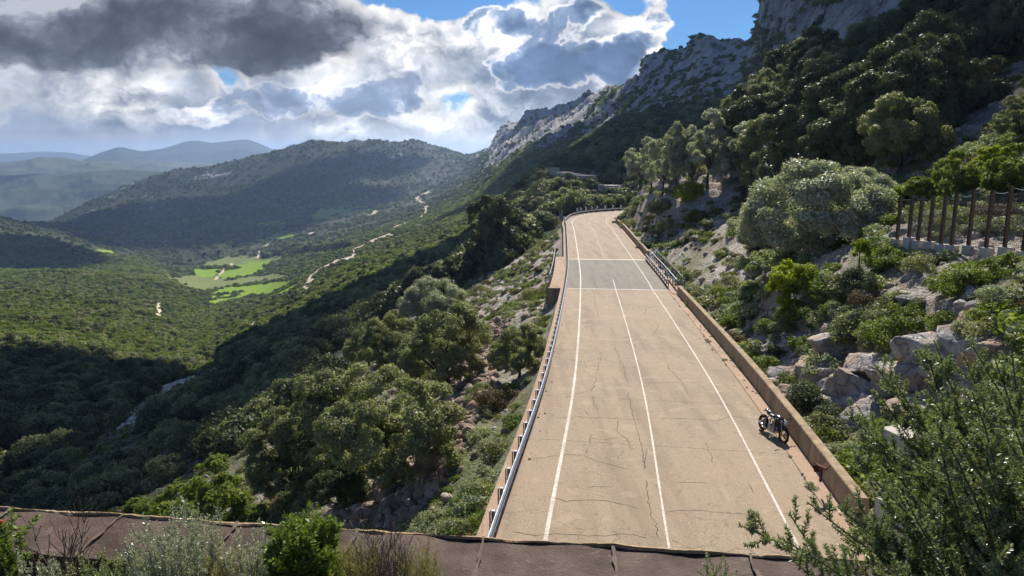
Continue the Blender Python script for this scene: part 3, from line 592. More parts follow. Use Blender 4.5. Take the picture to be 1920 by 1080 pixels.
# ------------------------------------------------------------------ scattering: individuals and stuff
def sample(sheet, n, dens, rng=RNG):
    w = sheet.area*dens; w = np.where(np.isfinite(w), w, 0).ravel(); w = w/w.sum(); k = rng.choice(len(w), n, p=w)
    nc = sheet.P.shape[1]-1; r, c = k//nc, k % nc; a, b = rng.random(n)[:, None], rng.random(n)[:, None]
    P = sheet.P; p = (P[r, c]*(1-a)+P[r+1, c]*a)*(1-b)+(P[r, c+1]*(1-a)+P[r+1, c+1]*a)*b
    return p
def stuff(name, pts, scl, meshes, label=None, zs=1.0):
    """one object: copies of the given meshes on scattered points, through geometry nodes"""
    me = bpy.data.meshes.new(name); me.vertices.add(len(pts)); me.vertices.foreach_set('co', np.asarray(pts, np.float32).ravel())
    rng = np.random.default_rng(len(pts))
    for nm, arr, ty in (('scl', scl, 'FLOAT'), ('rot', rng.random(len(pts))*6.28, 'FLOAT'), ('tilt', (rng.random(len(pts))-.5)*.5, 'FLOAT'), ('pick', rng.integers(0, len(meshes), len(pts)), 'INT')):
        a = me.attributes.new(nm, ty, 'POINT'); a.data.foreach_set('value', np.asarray(arr, np.float32 if ty == 'FLOAT' else np.int32))
    o = link(bpy.data.objects.new(name, me)); tag(o, label, None, None, 'stuff')
    if label: tag(o, label, name.replace('_', ' '))
    ng = bpy.data.node_groups.new(name, 'GeometryNodeTree'); ng.interface.new_socket('Geometry', in_out='INPUT', socket_type='NodeSocketGeometry'); ng.interface.new_socket('Geometry', in_out='OUTPUT', socket_type='NodeSocketGeometry')
    N = ng.nodes; L = ng.links; gi = N.new('NodeGroupInput'); go = N.new('NodeGroupOutput')
    col = bpy.data.collections.new(name+'_kinds')
    for i, m in enumerate(meshes): col.objects.link(bpy.data.objects.new('%s_kind' % name, m))
    ci = N.new('GeometryNodeCollectionInfo'); ci.inputs['Collection'].default_value = col; ci.inputs['Separate Children'].default_value = True; ci.inputs['Reset Children'].default_value = True
    ip = N.new('GeometryNodeInstanceOnPoints'); ip.inputs['Pick Instance'].default_value = True
    def at(nm, ty='FLOAT'):
        n = N.new('GeometryNodeInputNamedAttribute'); n.data_type = ty; n.inputs['Name'].default_value = nm; return n.outputs['Attribute']
    cr = N.new('ShaderNodeCombineXYZ'); L.new(at('rot'), cr.inputs[2]); L.new(at('tilt'), cr.inputs[0]); cs = N.new('ShaderNodeCombineXYZ')
    ss = at('scl'); L.new(ss, cs.inputs[0]); L.new(ss, cs.inputs[1]); mu = N.new('ShaderNodeMath'); mu.operation = 'MULTIPLY'; L.new(ss, mu.inputs[0]); mu.inputs[1].default_value = zs; L.new(mu.outputs[0], cs.inputs[2])
    L.new(gi.outputs[0], ip.inputs['Points']); L.new(ci.outputs[0], ip.inputs['Instance']); L.new(at('pick', 'INT'), ip.inputs['Instance Index']); L.new(cr.outputs[0], ip.inputs['Rotation']); L.new(cs.outputs[0], ip.inputs['Scale'])
    L.new(ip.outputs[0], go.inputs[0]); md = o.modifiers.new('scatter', 'NODES'); md.node_group = ng; return o
def lowcrown(name, mat, seed, ncl, nl, leaf, shape=(1, 1, .8), cr=.4, z0=.35, **k):
    p, n, s, t, c = crown(seed, ncl, nl, leaf, shape, cr, .5, .3, .25); p[:, 2] += z0
    V, Fc = leafquads(p, n, s, .7, np.random.default_rng(seed)); return npmesh(name, V, Fc, mat, {'tone': ('FACE', t)})
woodk = [lowcrown('oak_crown', L_dark if i % 2 else L_oak, 70+i, 34, 75, .085, (1, 1, 1.0), .36, .6) for i in range(4)]
maqk = [lowcrown('shrub', m_, 80+i, 12, 28, .17, (1, 1, .75), .5, .3) for i, m_ in enumerate((L_maq, L_maq, L_oak, L_green))]
cushk = [lowcrown('cushion_shrub', m_, 90+i, 26, 60, .075, (1, 1, .7), .4, .25) for i, m_ in enumerate((L_grey, L_grey, L_maq, L_oak))]
cushg = lowcrown('cushion_shrub', L_green, 95, 26, 60, .075, (1, 1, .7), .4, .25)
cushd = [lowcrown('low_shrub', m_, 96+i, 14, 34, .12, (1, 1, .7), .45, .2) for i, m_ in enumerate((L_grey, L_grey, L_maq, L_oak, L_brown, L_green))]

#SECTION2
# ------------------------------------------------------------------ unseen clouds added out of frame to cast shade on parts of the slopes
m_, nt, b = newmat('shade_cloud_white', 1, 0, 0); b.inputs['Base Color'].default_value = (.85, .86, .88, 1); M_shade_cloud = m_
def shade_cloud(gx, gy, gz, rx, ry, H, seed, rot=0):
    c = Vector((gx, gy, gz))+SUNV*(H/SUNV.z); n, k = 72, 36
    th = np.linspace(0, 2*np.pi, n, endpoint=False)[None, :]; ph = np.linspace(.02, np.pi-.02, k)[:, None]
    x, y, z = np.sin(ph)*np.cos(th), np.sin(ph)*np.sin(th), np.cos(ph)+0*th
    d = 1+fbm(x+seed, y, z, .9, 4, .55)*.45+np.abs(fbm(x+seed*3, y, z, .3, 3))*.22
    x, y, z = x*d*rx, y*d*ry, z*d*min(rx, ry)*.28; z = np.where(z < 0, z*.4, z)
    ca, sa = math.cos(rot), math.sin(rot); V = np.stack([c.x+x*ca-y*sa, c.y+x*sa+y*ca, c.z+z], -1)
    i = np.arange((k-1)*n); r, q = i//n, i % n; Fc = np.stack([r*n+q, (r+1)*n+q, (r+1)*n+(q+1) % n, r*n+(q+1) % n], 1)
    o = link(bpy.data.objects.new('shade_cloud', npmesh('shade_cloud', V, Fc, M_shade_cloud, None, True))); tag(o, kind='structure')
shade_cloud(-165, 225, -75, 150, 105, 1100, 1, .35)
shade_cloud(-60, 215, -45, 48, 70, 1100, 6, .2)
shade_cloud(-72, 118, -45, 38, 52, 1100, 9, -.2)
shade_cloud(-1300, 1300, -200, 430, 250, 2200, 10, .1)
shade_cloud(-900, 3150, -50, 430, 150, 2600, 11, .1)
shade_cloud(40, 1150, 0, 110, 190, 2600, 12, -.05)
shade_cloud(215, 1950, 50, 150, 260, 2600, 14, .2)
shade_cloud(-5000, 6000, -400, 1500, 650, 3600, 13, 0)
shade_cloud(148, 176, 20, 80, 70, 1100, 2, 0)
shade_cloud(80, 84, 5, 36, 34, 1100, 3, .5)
shade_cloud(190, 790, 150, 150, 380, 2600, 8, -.1)  # added to keep sun off the mountain face, otherwise too brightly lit
shade_cloud(70, 385, 0, 62, 82, 1100, 15, .1)  # added to darken the wooded spur
shade_cloud(262, 1180, 120, 70, 150, 2600, 16, .1)
shade_cloud(110, 2350, 150, 110, 240, 2600, 17, .1)
shade_cloud(-1700, 2500, -250, 1150, 560, 2600, 4, 0)
# ------------------------------------------------------------------ rock meshes
def rockmesh(seed, mat, sub=4, cuts=16, jag=.07):
    rng = np.random.default_rng(seed); bm = bmesh.new(); bmesh.ops.create_icosphere(bm, subdivisions=sub, radius=1.25); V = np.array([v.co[:] for v in bm.verts]); Fc = np.array([[v.index for v in f.verts] for f in bm.faces]); bm.free()
    N_ = rng.normal(size=(cuts, 3)); N_ /= np.linalg.norm(N_, axis=1, keepdims=True)
    for n_ in N_:
        d_ = rng.uniform(.55, .95); k = V@n_-d_; V = V-np.clip(k, 0, None)[:, None]*n_*.96
    nn = V/np.linalg.norm(V, axis=1, keepdims=True); V = V+nn*(fbm(V[:, 0]+seed, V[:, 1], V[:, 2], .5, 5, .6, True)*jag*1.6)[:, None]
    crk = np.abs(fbm(V[:, 0]*1.0+seed, V[:, 1], V[:, 2]*2.2, .8, 3)); V = V-nn*(np.clip(.06-crk, 0, 1)*1.8)[:, None]
    return npmesh('rock', V, Fc, mat)
def rockmat(name, c1, c2, c3):
    m, nt, b = newmat(name, .93, 0, .2); p = nt.pos
    n = nt.noise(p, .9, 8, .7, .5); f = nt.noise(p, 6, 6, .72); cr_ = nt.voro(nt.vm('ADD', p, nt.vm('SCALE', nt.noise(p, 1.2, 4, .6, 0, 1), None)), 1.0, 'DISTANCE_TO_EDGE')
    c = nt.mix(nt.step(n, .38, .62), c1, c2); c = nt.mix(nt.m('MULTIPLY', nt.step(nt.noise(p, .5, 3), .47, .60), .8), c, c3); c = nt.mix(nt.m('MULTIPLY', nt.step(f, .5, .7), .5), c, tuple(v*.55 for v in c1))
    nt.put(b.inputs['Base Color'], c); nt.put(b.inputs['Normal'], nt.bump(nt.m('ADD', f, nt.m('MULTIPLY', nt.step(cr_, 0, .05), .8)), 1, .10)); return m
M_rock = rockmat('limestone', (.24, .22, .21), (.56, .52, .48), (.46, .32, .21)); M_rockb = rockmat('ochre_rubble', (.20, .145, .11), (.46, .37, .30), (.36, .24, .16))
RK = [rockmesh(i, M_rock) for i in range(5)]; RKB = [rockmesh(10+i, M_rockb, 3) for i in range(3)]; STN = [rockmesh(20+i, M_rock, 2, 9) for i in range(3)]; STB = [rockmesh(30+i, M_rockb, 2, 9) for i in range(3)]
STN_EARLY = STN
# ------------------------------------------------------------------ road
def at_s(s): return np.interp(s, STA, PATH[:, 0]), np.interp(s, STA, PATH[:, 1])
def s_of_Y(Y): return float(np.interp(Y, PATH[:170, 1], STA[:170]))
def frame_s(s):
    x, y = at_s(s); x1, y1 = at_s(s+.6); x0, y0 = at_s(s-.6); d = np.array([x1-x0, y1-y0]); d /= np.linalg.norm(d); return x, y, d
def onroad(s, off, dz=0): x, y, d = frame_s(s); return (x+d[1]*off, y-d[0]*off, float(road_z(y))+dz)
def strip(mb, s0, s1, offs, dzs, step=.8, close=False):
    n = max(2, int((s1-s0)/step)+1); k = len(offs); vs = []; fs = []
    for i in range(n):
        s = s0+(s1-s0)*i/(n-1); x, y, d = frame_s(s); z = float(road_z(y))
        for o_, dz in zip(offs, dzs): vs.append((x+d[1]*o_, y-d[0]*o_, z+dz))
    kk_ = k if close else k-1
    for i in range(n-1):
        for j in range(kk_): fs.append((i*k+j, i*k+(j+1) % k, (i+1)*k+(j+1) % k, (i+1)*k+j))
    if close: fs += [tuple(range(k)), tuple((n-1)*k+j for j in range(k))[::-1]]
    mb.add(vs, fs)
def deckz(x, y): return road_z(lateral(np.atleast_1d(x), np.atleast_1d(y))[1])
def roadhit(px, py, lift=0):
    P_ = np.array([W(px, py, Z) for Z in np.linspace(15, 220, 2600)]); k = int(np.argmax(P_[:, 2] < deckz(P_[:, 0], P_[:, 1])+lift)); p = P_[k]
    return Vector((p[0], p[1], float(deckz(p[0], p[1])[0])+lift))
def asphalt(name, c1, c2, c3):
    m, nt, b = newmat(name, .85, 0, .25); p = nt.pos
    f = nt.noise(p, 26, 4, .75); g = nt.noise(p, .35, 5, .6); st = nt.noise(nt.vm('MULTIPLY', p, (1.3, .12, 1)), .9, 4, .6)
    c = nt.mix(nt.step(f, .38, .62), c1, c2); c = nt.mix(nt.m('MULTIPLY', nt.step(g, .42, .68), .45), c, c3)
    c = nt.mix(nt.m('MULTIPLY', nt.step(st, .46, .66), .42), c, tuple(v*.70 for v in c1)); sp_n = nt.noise(p, 3.2, 6, .75); c = nt.mix(nt.m('MULTIPLY', nt.step(sp_n, .56, .66), .40), c, tuple(v*.55 for v in c1)); c = nt.mix(nt.m('MULTIPLY', nt.step(nt.noise(p, 1.1, 3, .5), .60, .66), .22), c, tuple(v*1.25 for v in c2))
    wp = nt.vm('ADD', p, nt.vm('SCALE', nt.noise(p, 1.6, 4, .65, 0, 1), None)); wp.node.inputs[1].links[0].from_node.inputs['Scale'].default_value = .9
    for sc_, th_, lo_ in ((.42, .010, .50), (1.1, .012, .57)):
        e_ = nt.step(nt.voro(wp, sc_, 'DISTANCE_TO_EDGE'), th_, th_*.35); c = nt.mix(nt.m('MULTIPLY', nt.m('MULTIPLY', e_, nt.step(nt.noise(p, .16, 3), lo_, lo_+.08)), .75), c, tuple(v*.40 for v in c1))
    nt.put(b.inputs['Base Color'], c); nt.put(b.inputs['Normal'], nt.bump(f, .5, .012)); return m
M_road = asphalt('tan_aggregate_road', (.185, .137, .092), (.355, .275, .195), (.32, .23, .145))
M_patch = asphalt('grey_patched_road', (.120, .108, .088), (.235, .208, .168), (.20, .165, .12))
M_gut = asphalt('salmon_concrete', (.25, .165, .11), (.40, .28, .19), (.33, .21, .13))
M_crack = simple('crack_tar', (.045, .035, .028), (.09, .065, .05), .9, 0, 3)
m_, nt, b = newmat('worn_white_paint', .6, 0, .3)
w_ = nt.step(nt.m('ADD', nt.noise(nt.pos, 12, 6, .8), nt.m('MULTIPLY', nt.noise(nt.pos, .7, 3), .35)),   .60, .78); nt.put(b.inputs['Base Color'], nt.mix(w_, (.27, .20, .145), (.50, .46, .41))); M_paint = m_
def concrete(name, c, dark, stain=.6):
    m, nt, b = newmat(name, .9, 0, .2); p = nt.pos
    s_ = nt.noise(nt.vm('MULTIPLY', p, (1, 1, .12)), 2.2, 6, .65); f = nt.noise(p, 9, 5, .7); g = nt.noise(p, .5, 4, .6)
    col = nt.mix(nt.m('MULTIPLY', nt.step(s_, .44, .60), stain), c, dark); col = nt.mix(nt.m('MULTIPLY', f, .3), col, tuple(v*1.35 for v in c)); col = nt.mix(nt.m('MULTIPLY', nt.step(g, .45, .7), .4), col, tuple(v*.7 for v in c))
    nt.put(b.inputs['Base Color'], col); nt.put(b.inputs['Normal'], nt.bump(f, .9, .03)); return m
M_par = concrete('ochre_stained_concrete', (.33, .25, .155), (.15, .10, .06), .8)
M_conc = concrete('pale_concrete', (.46, .42, .37), (.2, .17, .14), .4)
M_steel = simple('galvanised_steel', (.24, .265, .31), (.15, .17, .20), .55, .5, 3)
M_steelD = simple('weathered_steel_post', (.13, .14, .165), (.22, .22, .24), .55, .6, 3)
M_rust = simple('rusty_steel', (.12, .075, .048), (.22, .155, .11), .9, .2, 7, .2, .02)
M_rustred = simple('red_rust', (.12, .040, .028), (.06, .028, .02), .8, .1, 6, .2, .02)
S0, S1 = s_of_Y(-6), STA[150]; S64, S86 = s_of_Y(65.0), s_of_Y(86.5)
mb = MB(); strip(mb, S0, S64, [-4.76, -2, 0, 2.5, 4.95], [0]*5); strip(mb, S86, S1, [-4.76, -2, 0, 2.5, 4.95], [0]*5)
mb.k = 1; strip(mb, S64, S86, [-4.76, -2, 0, 2.5, 5.1], [0]*5)
mb.k = 2; rnd = random.Random(5)
CR = [[(1050, 740), (1090, 738), (1108, 731), (1118, 722)], [(1040, 783), (1080, 782), (1140, 784), (1200, 786)], [(1000, 861), (1030, 856), (1060, 853), (1095, 855)], [(1095, 855), (1120, 866), (1175, 878)],
      [(1040, 934), (1060, 941), (1095, 940), (1140, 942), (1172, 947), (1200, 953)], [(960, 998), (1000, 1001), (1040, 1002), (1100, 1008), (1170, 1006), (1215, 1012)], [(1113, 547), (1116, 565), (1120, 582), (1125, 597)],
      [(1127, 670), (1124, 690), (1118, 705), (1115, 724), (1108, 735)], [(1110, 742), (1114, 756), (1121, 770)], [(1095, 765), (1103, 782)], [(1161, 787), (1157, 800), (1160, 815), (1172, 825), (1178, 840), (1190, 845)],
      [(1108, 815), (1104, 835), (1098, 852)], [(1157, 820), (1130, 826), (1105, 824)], [(1212, 575), (1210, 590)], [(1229, 602), (1235, 612), (1226, 628)], [(1252, 683), (1262, 700), (1275, 712), (1284, 730), (1290, 742), (1298, 750)],
      [(1045, 655), (1090, 657), (1108, 662)], [(1190, 655), (1240, 654), (1300, 655)], [(1195, 718), (1260, 716), (1320, 718)], [(1235, 785), (1290, 786), (1345, 790), (1372, 782), (1425, 786)], [(1205, 880), (1215, 860), (1212, 840)],
      [(1325, 830), (1330, 850), (1338, 870)], [(1150, 640), (1158, 660), (1170, 690), (1180, 720)], [(1176, 735), (1190, 780), (1200, 830), (1206, 880)], [(1210, 900), (1225, 960), (1232, 1010)], [(1250, 960), (1300, 958), (1400, 964)],
      [(1118, 488), (1112, 505), (1114, 530), (1118, 545)], [(1168, 500), (1176, 520), (1180, 540)], [(1125, 460), (1120, 475)], [(1270, 905), (1330, 907)], [(1100, 915), (1150, 912)], [(1060, 705), (1110, 706)], [(1400, 905), (1410, 925)]]
for cr_ in CR:
    P3 = [roadhit(*p, .004) for p in cr_]; pts = []
    for a, c_ in zip(P3[:-1], P3[1:]):
        n = max(3, int((c_-a).length/.12))
        for i in range(n): pts.append(a.lerp(c_, i/n))
    pts.append(P3[-1]); off = 0; V = []
    for i, p in enumerate(pts):
        d = (pts[min(i+1, len(pts)-1)]-pts[max(i-1, 0)]); d.z = 0; d.normalize(); nrm = Vector((-d.y, d.x, 0)); off = off*.86+rnd.uniform(-.045, .045)
        w = rnd.uniform(.005, .016)*(1 if 0 < i < len(pts)-1 else .2); q = p+nrm*off; V += [q-nrm*w, q+nrm*w]
    zz_ = deckz(np.array([v.x for v in V]), np.array([v.y for v in V]))
    for v, z_ in zip(V, zz_): v.z = float(z_)+.004
    mb.add(V, [(2*i, 2*i+1, 2*i+3, 2*i+2) for i in range(len(pts)-1)])
# expansion joints across the slab
for Y_ in (24.5, 30.2, 36, 42, 48, 54, 59.5, 94, 104, 116):
    s_ = s_of_Y(Y_); V = []; n = 60
    for i in range(n+1):
        o_ = -4.7+9.6*i/n; jit = rnd.uniform(-.02, .02); w = rnd.uniform(.002, .010)
        V += [onroad(s_+jit-w, o_, .004), onroad(s_+jit+w, o_, .004)]
    mb.add(V, [(2*i, 2*i+1, 2*i+3, 2*i+2) for i in range(n)])
tag(mb.build('road', [M_road, M_patch, M_crack]), kind='structure')
mb = MB()
def line(s0, s1, o_, w, dz=.008): strip(mb, s0, s1, [o_-w/2, o_+w/2], [dz, dz])
line(S0, S1, -3.4, .12); line(S0, s_of_Y(71), 0, .07); line(s_of_Y(88), S1, 0, .045)
line(S0, S1, 3.55, .08)
mb.add([onroad(S64-.13, -4.7, .012), onroad(S64-.13, 5.0, .012), onroad(S64+.13, 5.0, .012), onroad(S64+.13, -4.7, .012)], [(0, 1, 2, 3)])
mb.add([onroad(S86-.25, -4.7, .012), onroad(S86-.25, 5.2, .012), onroad(S86+.25, 5.2, .012), onroad(S86+.25, -4.7, .012)], [(0, 1, 2, 3)])
tag(mb.build('road_markings', M_paint), kind='structure')
mb = MB(); strip(mb, S0, S64-.2, [4.95, 4.95, 5.5], [-.1, .035, .045]); strip(mb, S86+.4, s_of_Y(150), [4.95, 4.95, 5.5], [-.1, .035, .045]); strip(mb, S64-2.5, S86+.4, [5.12, 5.12, 6.5, 6.5], [-.1, .10, .10, -.4])
tag(mb.build('gutter', M_gut), kind='structure')
mb = MB(); strip(mb, S0, S1, [-4.76, -4.76, -5.35, -5.35], [-.1, .02, .03, -1.0])
strip(mb, S64, S86+2, [-5.35, -6.5, -6.5], [.028, .028, -.7]); tag(mb.build('road_edge_ledge', M_gut), kind='structure')
# retaining wall and pier carrying the valley side
mb = MB(); strip(mb, S0, s_of_Y(150), [-4.8, -5.32, -5.7, -4.8], [-.25, -.25, -5.5, -5.5], 1.5, True); tag(mb.build('retaining_wall', M_par), 'long ochre concrete retaining wall under the valley side of the road', 'wall')
x, y, d = frame_s(S64-.3); mb = MB(); mb.box(onroad(S64-.4, -6.15, -2.9), (.95, 1.3, 6.0), -math.atan2(d[0], d[1])); mb.box(onroad(S64-.4, -6.15, .15), (1.05, 1.4, .12), -math.atan2(d[0], d[1]))
tag(mb.build('concrete_pier', M_par), 'square ochre concrete pier standing outside the left edge of the road by the grey patch', 'pier')
for Y_, dz_, w_ in ((47, -2.2, 'highest'), (41, -2.8, 'middle'), (35, -3.2, 'lowest')):
    tag(MB().box(onroad(s_of_Y(Y_), -6.1, dz_), (.8, 2.6, 1.6), -.1).build('buttress', M_conc), '%s of the three concrete buttress blocks under the left guardrail' % w_, 'buttress')
# parapets on the mountain side
def parapet(Y0, Y1, label, h=.86):
    s0, s1 = s_of_Y(Y0), s_of_Y(Y1); o = empty('parapet', onroad(s0, 5.7)); tag(o, label, 'parapet'); o0 = Vector(o.location); n = max(1, int(round((s1-s0)/6.2)))
    mbw = MB()
    for i in range(n):
        a, c_ = s0+(s1-s0)*i/n+.012, s0+(s1-s0)*(i+1)/n-.012
        strip(mbw, a, c_, [5.5, 5.53, 5.56, 5.84, 5.87, 5.9], [-.3, h-.03, h, h, h-.03, -1.2], .8, True)
    w = mbw.build('wall', M_par, o); w.location = -o0
parapet(19.2, 62.6, 'ochre concrete parapet beside the parked motorcycle, running up to the steel barriers'); parapet(89, 152, 'low concrete parapet on the inside of the far bend below the rock cut')
# wing wall by the gallery mouth
mb = MB(); 
a = [onroad(s_of_Y(19.0), 5.95, 1.0), onroad(s_of_Y(11.5), 6.2, 3.4), onroad(s_of_Y(11.5), 6.2, -.5), onroad(s_of_Y(19.0), 5.95, -.5)]
bq = [onroad(s_of_Y(19.0), 6.75, .95), onroad(s_of_Y(11.5), 7.0, 3.3), onroad(s_of_Y(11.5), 7.0, -.5), onroad(s_of_Y(19.0), 6.75, -.5)]
mb.add(a+bq, [(0, 1, 2, 3), (7, 6, 5, 4), (0, 4, 5, 1), (3, 2, 6, 7), (0, 3, 7, 4), (1, 5, 6, 2)])
tag(mb.build('wing_wall', M_conc), 'pale grey concrete wing wall behind the rosemary at the near end of the parapet', 'wall')
mb = MB(); mb.box(tuple(onroad(s_of_Y(23), 8.3, .9)), (1.2, 1.0, 1.6), .3); tag(mb.build('concrete_block', M_conc), 'pale concrete block half hidden behind the top of the wing wall', 'block')
# rusty scrap on the parapet
hx = roadhit(1541, 880, .9); 
o = empty('rusted_bracket', (hx.x, hx.y, hx.z), 0, (.7, .7, .7)); tag(o, 'crumpled rust-red steel bracket folded over the parapet', 'bracket')
mb = MB(); mb.box((-.05, 0, .12), (.55, .34, .05), .3, Matrix.Rotation(.4, 3, 'Y')); mb.box((.22, .1, .08), (.3, .4, .05), 0, Matrix.Rotation(-.7, 3, 'Y')); mb.box((-.3, -.1, .05), (.25, .3, .04), 0, Matrix.Rotation(.9, 3, 'X')); mb.build('plate', M_rustred, o)
mb = MB(); mb.box((-.02, 0, -.28), (.07, .14, .72)); mb.build('post', M_rustred, o)
# clods and tufts along the gutter
for i, (px_, py_, r_) in enumerate([(1523, 916, .16), (1359, 677, .12), (1327, 640, .14), (1560, 960, .1)]):
    h_ = roadhit(px_, py_); o = bpy.data.objects.new('grass_tuft', cushd[i % 2]); o.location = h_; o.scale = (r_, r_*1.5, r_); link(o)
    tag(o, ['dark tuft growing out of the gutter crack below the motorcycle', 'low weed at the gutter edge halfway up the parapet', 'low weed at the gutter edge further up the parapet', 'tiny weed by the near end of the parapet'][i], 'weed')
for i in range(46):
    s_ = s_of_Y(float(RNG.uniform(19, 60))); sd = i % 3 != 0; o_ = float(RNG.uniform(4.75, 5.4)) if sd else -float(RNG.uniform(4.45, 4.7)); o = bpy.data.objects.new('pebble', STN_EARLY[i % 2]); o.location = onroad(s_, o_, .05 if sd else .01); r_ = float(RNG.uniform(.02, .055)); o.scale = (r_*1.3, r_, r_*.8); o.rotation_euler = (0, 0, i); link(o)
    tag(o, 'small pebble lying along the edge of the road', 'pebble', 'pebbles along the road edges')
for i in range(18):
    s_ = s_of_Y(float(RNG.uniform(20, 62))); o = bpy.data.objects.new('weed', cushd[0]); o.location = onroad(s_, 5.44 if i % 4 else 4.93, .04); r_ = float(RNG.uniform(.04, .10)); o.scale = (r_, r_*1.6, r_*.8); o.rotation_euler = (0, 0, i); link(o)
    tag(o, 'tiny weed growing along the foot of the parapet', 'weed', 'weeds along the parapet foot')
# left guardrail
gr = empty('guardrail', onroad(s_of_Y(17), -5.0)); tag(gr, 'long galvanised guardrail along the valley edge of the road and round the bend', 'guardrail'); G0 = Vector(gr.location)
prof = [(-.00, .40), (.045, .43), (.045, .49), (0, .52), (0, .56), (.045, .59), (.045, .65), (0, .69), (-.02, .695), (-.03, .69), (.012, .64), (.012, .60), (-.03, .57), (-.03, .51), (.012, .48), (.012, .44), (-.03, .40)]
mb = MB(); strip(mb, s_of_Y(15.5), S1, [-4.79+p[0] for p in prof], [p[1] for p in prof], 1.0, True); r_ = mb.build('rail', M_steel, gr); r_.location = -G0
pm = MB().box((-.10, 0, .30), (.10, .10, .9)).box((-.20, 0, .32), (.02, .16, .86)).box((-.04, 0, .55), (.09, .1, .2)).mesh('post', M_steelD)
s = s_of_Y(17.0)
for i in range(100):
    x, y, z = onroad(s, -4.79); _, _, d = frame_s(s); p = link(bpy.data.objects.new('post', pm), gr); p.location = Vector((x, y, z))-G0; p.rotation_euler = (0, 0, -math.atan2(d[0], d[1])); s += 1.47 if i < 55 else 1.9
# steel railings of the little bridge
def railing(name, label, off, Ya, Yb, h, bars, r, postgap, group=None, mesh=False, mat=None):
    mat = mat or M_steel; s0, s1 = s_of_Y(Ya), s_of_Y(Yb); o = empty(name, onroad(s0, off)); tag(o, label, 'railing', group); o0 = Vector(o.location); n = int((s1-s0)/postgap)
    pm_ = MB().box((0, 0, h/2), (.07, .07, h)).mesh('post', M_steelD)
    for i in range(n+1):
        p = link(bpy.data.objects.new('post', pm_), o); p.location = Vector(onroad(s0+(s1-s0)*i/n, off, .06))-o0
    for hb in bars:
        mb = MB(); mb.tube([Vector(onroad(s0+(s1-s0)*i/n, off-.05, hb+.06))-o0 for i in range(n+1)], r, 8); mb.build('rail', mat, o, True)
    if mesh:
        mb = MB()
        for i in range(int((s1-s0)/.35)): mb.tube([Vector(onroad(s0+i*.35, off, .1))-o0, Vector(onroad(s0+i*.35, off, h))-o0], .008, 4)
        for hb in (.3, .5, .7, .9): mb.tube([Vector(onroad(s0+(s1-s0)*i/n, off, hb))-o0 for i in range(n+1)], .008, 4)
        mb.build('wire_mesh', M_steelD, o)
railing('barrier', 'low double tube steel barrier nearest the grey road patch', 5.2, 66.5, 87, .72, (.35, .62), .06, 1.7)
railing('barrier', 'taller tube steel barrier in the middle of the three by the grey patch', 5.85, 64.5, 88, 1.0, (.55, .95), .065, 1.9)
railing('railing', 'thin wire mesh railing outermost on the mountain side of the small bridge', 6.45, 64.5, 89, 1.25, (1.2,), .025, 2.2, None, True)
railing('railing', 'tall galvanised tube railing outside the left ledge above the square pier', -6.42, 65, 87, 1.25, (.45, .85, 1.2), .04, 2.2)
# chevron boards round the bend
M_black = simple('black_board', (.012, .012, .014), None, .5); M_white = simple('white_board', (.8, .8, .78), None, .5)
Pz = [np.array(onroad(s_, -5.9)) for s_ in np.linspace(s_of_Y(140), STA[150], 400)]; ppx = [proj(p)[0] for p in Pz]
ORD = ['first', 'second', 'third', 'fourth', 'fifth', 'sixth', 'seventh', 'last']
for i, px_ in enumerate([1082, 1089, 1098, 1109, 1120, 1135, 1149, 1164]):
    k = int(np.argmin(np.abs(np.array(ppx)-px_))); p = Pz[k]; o = empty('chevron_sign', p, -.05+i*.03); tag(o, '%s black chevron board from the left along the far bend' % ORD[i], 'road sign', 'chevron boards round the bend')
    MB().tube([(0, .04, -.6), (0, .04, 1.15)], .03, 6).build('post', M_steelD, o); MB().box((0, 0, 1.1), (.8, .03, .8)).build('board', M_black, o)
    q = MB()
    for sg_ in (1, -1): q.add([(-.34, -.02, 1.1+sg_*.38), (.04, -.02, 1.1+sg_*.38), (.36, -.02, 1.1), (-.02, -.02, 1.1)], [(0, 1, 2, 3) if sg_ < 0 else (3, 2, 1, 0)])
    q.build('chevron', M_white, o)
for i, (px_, py_) in enumerate([(1064, 424), (1073, 414)]):
    s_ = s_of_Y([128, 141][i]); o = empty('road_sign', onroad(s_, -5.7)); tag(o, ['nearer grey road sign seen from behind at the start of the bend', 'farther grey road sign seen from behind at the start of the bend'][i], 'road sign')
    MB().tube([(0, 0, -.6), (0, 0, 2.3)], .04, 6).build('post', M_steelD, o); MB().box((0, .04, 1.75), (.75, .03, .95)).build('board', M_steelD, o)
# galleries on the far slope
def gallery(pts, label, hh=3.6, colgap=3.2, base=1.2, name='road_gallery'):
    P = [Vector(W(*p)) for p in pts]; o = empty(name, P[0]); tag(o, label, 'road gallery'); L0 = P[0]; P = [p-L0 for p in P]; sl_ = MB(); wl_ = MB(); cm_ = MB().box((0, 0, -hh/2), (.5, .5, hh)).mesh('column', M_conc)
    for a, c_ in zip(P[:-1], P[1:]):
        d = c_-a; L = d.length; ang = math.atan2(d.y, d.x); mid = (a+c_)/2
        sl_.box(mid+Vector((-math.sin(ang)*2.4, math.cos(ang)*2.4, .35)), (L+.2, 5.2, .95), ang); wl_.box(mid+Vector((-math.sin(ang)*5.2, math.cos(ang)*5.2, -hh/2)), (L+.2, .4, hh), ang)
        wl_.box(mid+Vector((0, 0, -hh-base/2)), (L+.2, .8, base), ang)
        n = max(1, int(L/colgap))
        for i in range(n): c = link(bpy.data.objects.new('column', cm_), o); c.location = a.lerp(c_, (i+.5)/n); c.rotation_euler = (0, 0, ang)
    sl_.build('roof', M_conc, o); wl_.build('wall', M_conc, o)
